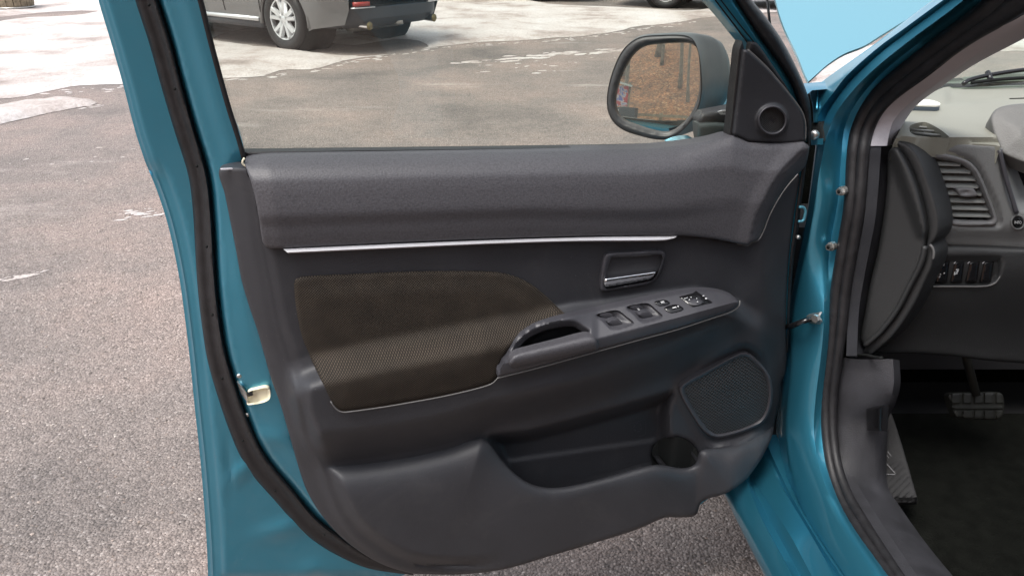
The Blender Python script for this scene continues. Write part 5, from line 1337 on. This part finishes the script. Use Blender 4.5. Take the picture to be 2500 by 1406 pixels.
def make_car(name, pos, heading, col, label, group=None, L=(3.75, .95), hw=.92, wr=.36):
    """local x forward from the rear axle, y to the left, z up"""
    root = empty(name, (0, 0, 0), label, 'car', group)
    paint = simple(name + '_paint', col, .35, metal=.5, coat=.8)
    clad = simple('grey_cladding', (.035, .04, .05), .5)
    Lf, Lr = L; wb = 2.72
    top = [(-.98, .62), (-1.0, .90), (-.95, 1.02), (-.86, 1.12), (-.62, 1.48), (-.35, 1.60), (.4, 1.67), (1.3, 1.64), (1.75, 1.50), (2.35, 1.12), (2.9, 1.06), (3.35, .96), (3.62, .82), (3.72, .62), (3.72, .38), (3.6, .25)]
    def arch(cx): return [(cx + .43*math.cos(a), .33 + .43*math.sin(a)) for a in np.linspace(-.18, math.pi + .18, 15)]
    low_ = arch(wb) + arch(0) + [(-.5, .28), (-.9, .34), (-.98, .50)]
    prof = curve([(*p,) for p in top], .12, False).tolist()
    out = np.array(prof + low_)
    v, f = cdt(out, .09)
    dtop_ = dist_poly(v, np.array(prof), False)
    def yy(x, z, d):
        w = hw - .02 * (1 - sm(0, .25, d)) - .16 * (1 - sm(0, .45, np.minimum(x + 1.0, 3.73 - x))) - .26 * sm(1.0, 1.7, z) - .03 * sm(.55, .25, z)
        return w + .012 * np.exp(-((z - .78) / .05)**2)
    Y = yy(v[:, 0], v[:, 1], dtop_)
    Vs = []; Fs = []
    for sgn in (1, -1):
        o = len(Vs); Vs += [(a, sgn * y, z) for (a, z), y in zip(v, Y)]
        for t in f: Fs.append(tuple(int(i) + o for i in (t if sgn < 0 else t[::-1])))
    pr = np.array(prof); yp = yy(pr[:, 0], pr[:, 1], 0 * pr[:, 0]); o = len(Vs); m = 9
    for (a, z), y in zip(pr, yp):
        for k in range(m):
            s_ = -1 + 2*k/(m-1); Vs.append((a + (-.10 if a < -.5 else .12 if a > 3 else 0) * (1 - s_**4), y * s_, z + (.03 if z > 1 else 0) * (1 - s_**2)))
    for i in range(len(pr) - 1):
        for k in range(m - 1):
            Fs.append((o + i*m + k, o + (i+1)*m + k, o + (i+1)*m + k + 1, o + i*m + k + 1))
    body = mk('body', Vs, Fs, paint, root, sharp=30)
    # glass
    gl = simple('dark_glass', (.015, .018, .02), .06)
    for sgn in (1, -1):
        for poly in ([(-.5, 1.12), (-.35, 1.46), (.25, 1.55), (.32, 1.10)], [(.38, 1.10), (.32, 1.555), (1.1, 1.56), (1.12, 1.08)], [(1.18, 1.08), (1.16, 1.56), (1.62, 1.45), (2.1, 1.10)]):
            P = np.array(poly); y = yy(P[:, 0], P[:, 1], np.full(4, .3)) + .012
            mk('side_window', [(a, sgn * b, z) for (a, z), b in zip(poly, y)], [(0, 1, 2, 3)], gl, body, smooth=False)
    mk('rear_window', [(-.93, -.62, 1.14), (-.93, .62, 1.14), (-.72, .56, 1.46), (-.72, -.56, 1.46)], [(0, 1, 2, 3)], gl, body, smooth=False)
    mk('windscreen', [(2.36, -.66, 1.17), (2.36, .66, 1.17), (1.84, .56, 1.53), (1.84, -.56, 1.53)], [(0, 1, 2, 3)], gl, body, smooth=False)
    # door seams
    for sgn in (1, -1):
        for pts in ([(.42, .42), (.40, .7), (.34, 1.08)], [(1.14, .40), (1.15, .75), (1.15, 1.08)], [(-.45, .62), (-.2, .82), (.0, .84)]):
            P = curve(pts, .06, False); y = yy(P[:, 0], P[:, 1], np.full(len(P), .3)) + .002
            V, F = tube([(a, sgn * b, z) for (a, z), b in zip(P, y)], .006, 5); mk('door_seam', V, F, M['deep'], body)
        V, F = box((1.36, sgn * (hw - .012), .335), (1.78, .035, .045)); mk('sill_strip', V, F, M['rimsilver'], body)
        V, F = box((1.36, sgn * (hw - .05), .275), (1.86, .07, .085)); mk('sill_skirt', V, F, clad, body)
        for cx in (0, wb):
            V, F = tube([(cx + .44*math.cos(a), sgn * (hw - .035), .33 + .44*math.sin(a)) for a in np.linspace(-.1, math.pi + .1, 22)], .028, 8); mk('arch_lip', V, F, paint if cx else paint, body)
            V, F = tube([(cx, sgn * .45, .36), (cx, sgn * (hw - .06), .36)], .425, 24); mk('wheel_well', V, F, M['deep'], root)
    # rear bumper cladding
    C = []
    for s_ in np.linspace(-1, 1, 25):
        C.append((-.10 * (1 - s_**4) - .965 + .40 * abs(s_)**7, s_ * (hw - .06)))
    rows_ = [np.array([(x + dx_, y * sy_, z) for x, y in C]) for z, dx_, sy_ in ((.53, -.006, 1.0), (.515, -.03, 1.015), (.40, -.025, 1.015), (.33, .03, 1.0), (.29, .10, .97), (.28, .3, .9))]
    loft(rows_, 'bumper_cladding', clad, body, sharp=35)
    V, F = box((-1.075, 0, .54), (.02, 1.1, .008)); mk('bumper_seam', V, F, M['deep'], body)
    for sgn in (1, -1):
        V, F = box((-1.05, sgn * .62, .565), (.05, .20, .045), Matrix.Rotation(R(-12 * sgn), 3, 'Z')); mk('reflector', V, F, M['redlens'], body)
        V, F = box((-1.055, sgn * .60, .525), (.04, .30, .012), Matrix.Rotation(R(-12 * sgn), 3, 'Z')); mk('reflector_trim', V, F, M['rimsilver'], body)
        c0 = np.array([-.80, sgn * .55, .33])
        A = tube([c0, c0 + np.array([-.25, 0, -.005]), c0 + np.array([-.29, 0, -.005])], [.036, .045, .047], 18, caps=False)
        B = tube([c0 + np.array([-.289, 0, -.005]), c0 + np.array([-.20, 0, -.005]), c0 + np.array([-.12, 0, -.005])], [.047, .038, .032], 18)
        mk('exhaust_tip', *A, M['chrome'], body); mk('exhaust_bore', *B, simple('sooty_brass', (.20, .16, .07), .5, metal=.6), body)
        V, F = box((-.96, sgn * .72, .92), (.10, .22, .28), Matrix.Rotation(R(-25 * sgn), 3, 'Z')); mk('tail_light', V, F, M['redlens'], body)
        V, F = box((3.55, sgn * .66, .74), (.20, .36, .14), Matrix.Rotation(R(20 * sgn), 3, 'Z')); mk('headlight', V, F, M['rimsilver'], body)
    V, F = tube([(-.6, -.45, .30), (-.62, .45, .30)], .085, 14); mk('muffler', V, F, M['steel'], root)
    V, F = tube([(-.55, .1, .26), (0, .1, .22), (.9, 0, .25)], .03, 8); mk('exhaust_pipe', V, F, M['steel'], root)
    V, F = tube([(0, -.7, .30), (0, -.2, .26), (0, .2, .26), (0, .7, .30)], .045, 10); mk('rear_axle', V, F, M['deep'], root)
    V, F = box((-.98, 0, .33), (.12, .09, .07)); mk('tow_eye', V, F, M['steel'], root)
    V, F = box((1.3, 0, .36), (4.2, 1.45, .16)); mk('floor_pan', V, F, M['deep'], root, smooth=False)
    for cx in (0, wb):
        for sgn in (1, -1): wheel(root, (cx, sgn * (hw - .115), wr), sgn, wr, wr * .66, .24)
    root.location = (*pos, 0); root.rotation_euler = (0, 0, heading)
    return root
def gp(px, py):
    p = on_ground(np.array([(px, py)], float))[0]; return p[0], p[1]
hx, hy = -.80, .60
lw = np.array(gp(722, 122)); left = np.array([-hy, hx])      # car's left
hd = math.atan2(hy, hx)
left = np.array([-math.sin(hd), math.cos(hd)])
ax = lw + np.array([hx, hy]) * 0.03 - left * .80
make_car('parked_suv', ax, hd, (.13, .13, .135), 'grey off-roader with alloy wheels and twin exhausts parked on snow beyond the window glass')
h2 = math.atan2(-.35, .94)
lw2 = np.array(gp(1625, 20)); l2 = np.array([-math.sin(h2), math.cos(h2)])
make_car('parked_hatchback', lw2 + l2 * .80, h2, (.58, .60, .62), 'silver car mostly out of frame above the door mirror', 'cars along the far side of the yard', hw=.90, wr=.33)
lw3 = np.array(gp(1410, 9))
h3 = math.atan2(-.25, -.97)
make_car('parked_saloon', lw3 + np.array([-3.05, 2.2]), h2, (.045, .06, .09), 'dark car parked left of the silver one at the top edge', 'cars along the far side of the yard', hw=.90, wr=.33)

# half barrel planter
bp_ = on_ground(np.array([(12, 31)], float))[0]
bar = empty('barrel_planter', tuple(bp_), 'weathered wooden half barrel at the top left corner', 'planter')
wood = simple('barrel_wood', (.20, .165, .115), .8, bump=.004, bscale=60, vary=.35, vscale=20)
for k in range(18):
    a0, a1 = 2*math.pi*(k + .04)/18, 2*math.pi*(k + .96)/18
    V = []
    for z, r_ in ((0, .30), (.15, .325), (.30, .335), (.45, .33)):
        for rr in (r_, r_ - .025):
            for a in (a0, a1): V.append(bp_ + np.array([rr*math.cos(a), rr*math.sin(a) + .32, z]))
    F = []
    for i in range(3):
        o = i*4
        F += [(o, o+1, o+5, o+4), (o+2, o+6, o+7, o+3), (o, o+4, o+6, o+2), (o+1, o+3, o+7, o+5)]
    F += [(0, 2, 3, 1), (12, 13, 15, 14)]
    mk('stave', V, F, wood, bar, smooth=False)
for z, r_ in ((.07, .317), (.37, .340)):
    V, F = tube([bp_ + np.array([r_*math.cos(a), r_*math.sin(a) + .32, z]) for a in np.linspace(0, 2*math.pi, 33)[:-1]], .012, 6, closed=True); mk('hoop', V, F, M['steel'], bar)
V, F = tube([bp_ + np.array([0, .32, .1]), bp_ + np.array([0, .32, .38])], .29, 24); mk('soil', V, F, M['carpet'], bar)

# ================================================================== BEHIND THE CAMERA (seen in the door mirror)
hm, nt, b = newmat('leaf_litter')
tc = N(nt, 'TexCoord'); v = N(nt, 'TexVoronoi', Scale=14.0); nz = N(nt, 'TexNoise', Scale=1.6, Detail=8.0, Roughness=.7)
nt.links.new(tc.outputs['Object'], v.inputs['Vector']); nt.links.new(tc.outputs['Object'], nz.inputs['Vector'])
sp_ = N(nt, 'SeparateColor'); nt.links.new(v.outputs['Color'], sp_.inputs[0])
r1 = ramp(nt, [(0, (.09, .036, .014)), (.5, (.24, .092, .036)), (.85, (.34, .145, .06)), (1, (.40, .24, .14))]); nt.links.new(sp_.outputs[0], r1.inputs[0])
r2 = ramp(nt, [(.35, (.55, .55, .5)), (.65, (1.15, 1.1, 1.05))]); nt.links.new(nz.outputs[0], r2.inputs[0])
mx = N(nt, 'Mix'); mx.data_type = 'RGBA'; mx.blend_type = 'MULTIPLY'; mx.inputs[0].default_value = 1
nt.links.new(r1.outputs[0], mx.inputs[6]); nt.links.new(r2.outputs[0], mx.inputs[7]); nt.links.new(mx.outputs[2], b.inputs['Base Color']); b.inputs['Roughness'].default_value = .9
def hz(x, y):
    d = np.maximum(0, -y - 7.5)
    return .62 * d + .25 * noise2(x * .5, y * .5, 9) * sm(0, 2, d) - .03
xs = np.linspace(-40, 30, 90); ys = np.linspace(-7.2, -34, 60)
HX, HY = np.meshgrid(xs, ys); n = len(xs)
V = np.stack([HX, HY, hz(HX, HY)], -1).reshape(-1, 3)
F = [(i*n + k, (i+1)*n + k, (i+1)*n + k + 1, i*n + k + 1) for i in range(len(ys) - 1) for k in range(n - 1)]
mk('hill', V, F, hm, None, kind='structure')
bark = simple('pale_bark', (.27, .225, .175), .85, bump=.02, bscale=12, vary=.35, vscale=5)
rs = random.Random(4)
descr = ['slim pale bare tree', 'stout grey bare tree', 'leaning pale bare tree', 'thin grey sapling']
tpos = []
for k in range(20):
    for _ in range(40):
        x = rs.uniform(-7.5, 0.5) if k < 15 else rs.uniform(-16, 6); y = rs.uniform(-17, -9.4)
        if all((x - a)**2 + (y - c)**2 > .7 for a, c in tpos): break
    tpos.append((x, y))
    z = float(hz(np.array([x]), np.array([y]))[0])
    r_ = rs.choice([.06, .09, .13, .17]); H = rs.uniform(9, 13); lx, ly = rs.uniform(-.06, .06), rs.uniform(-.05, .05)
    t = empty('bare_tree', (x, y, z), 'pale bare tree on the leafy bank, seen only in the door mirror', 'tree', 'bare trees on the bank reflected in the mirror')
    pth = [(x + lx * s_ + .05 * math.sin(s_ * .9 + k), y + ly * s_, z - .3 + s_) for s_ in np.linspace(0, H, 12)]
    V, F = tube(pth, np.interp(np.linspace(0, 1, 12), [0, .06, 1], [r_ * 1.5, r_, r_ * .25]), 10); mk('trunk', V, F, bark, t)
    br = []
    for q in range(7):
        s_ = rs.uniform(.4, .95); i = int(s_ * 11); a = rs.uniform(0, 6.28); Lb = rs.uniform(.8, 2.0); p = np.array(pth[i])
        br.append(tube([p, p + np.array([math.cos(a) * Lb * .5, math.sin(a) * Lb * .5, Lb * .45]), p + np.array([math.cos(a) * Lb, math.sin(a) * Lb, Lb * 1.1])], [r_ * .3, r_ * .2, r_ * .06], 5))
    mk('crown', *joinm(*br), bark, t)
# timber rail at the foot of the bank
tr = simple('weathered_timber', (.36, .29, .20), .8, bump=.004, bscale=30, vary=.3)
RY = -8.7; RZ = float(hz(np.array([-3.0]), np.array([RY]))[0])
rail = empty('timber_rail', (-6, RY, RZ), 'long timber guard rail on the leafy bank, seen along the bottom of the door mirror', 'fence')
V, F = box((-5, RY, RZ + .42), (22, .10, .10)); mk('rail', V, F, tr, rail, smooth=False)
for k in range(11):
    V, F = box((-15.5 + 2.1 * k, RY - .12, RZ + .15), (.12, .12, .75)); mk('post', V, F, tr, rail, smooth=False)
# small stand at the left of the mirror picture
nb = empty('notice_stand', (-4.5, -8.0, .3), 'roofed stand with red banner and dark box, reflected in the door mirror', 'stand')
bm_, nt, b = newmat('banner_print')
tc = N(nt, 'TexCoord'); nz = N(nt, 'TexNoise', Scale=3.2, Detail=3.0, Distortion=1.5); nt.links.new(tc.outputs['Object'], nz.inputs['Vector'])
rp = ramp(nt, [(.0, (.55, .02, .03)), (.47, (.60, .03, .04)), (.53, (.75, .70, .72)), (.60, (.10, .12, .50))]); nt.links.new(nz.outputs[0], rp.inputs[0]); nt.links.new(rp.outputs[0], b.inputs['Base Color'])
mk('banner', *box((-4.45, -7.99, 1.80), (1.0, .03, .74)), bm_, nb, smooth=False)
mk('roof', *box((-4.4, -8.1, 2.30), (1.5, .9, .07), Matrix.Rotation(R(14), 3, 'Y')), M['steel'], nb, smooth=False)
for px_ in (-4.95, -3.93): mk('post', *box((px_, -8.05, 1.15), (.07, .07, 2.3)), tr, nb, smooth=False)
mk('box', *box((-4.1, -7.95, 1.20), (1.1, .3, .40)), simple('bin_dark', (.03, .035, .05), .5), nb, smooth=False)
mk('box_label', *box((-4.25, -7.795, 1.24), (.16, .01, .16)), M['silver'], nb, smooth=False)
mk('warning_tag', *box((-4.05, -7.9, .92), (.34, .02, .14)), simple('tag_orange', (.60, .22, .03), .5), nb, smooth=False)
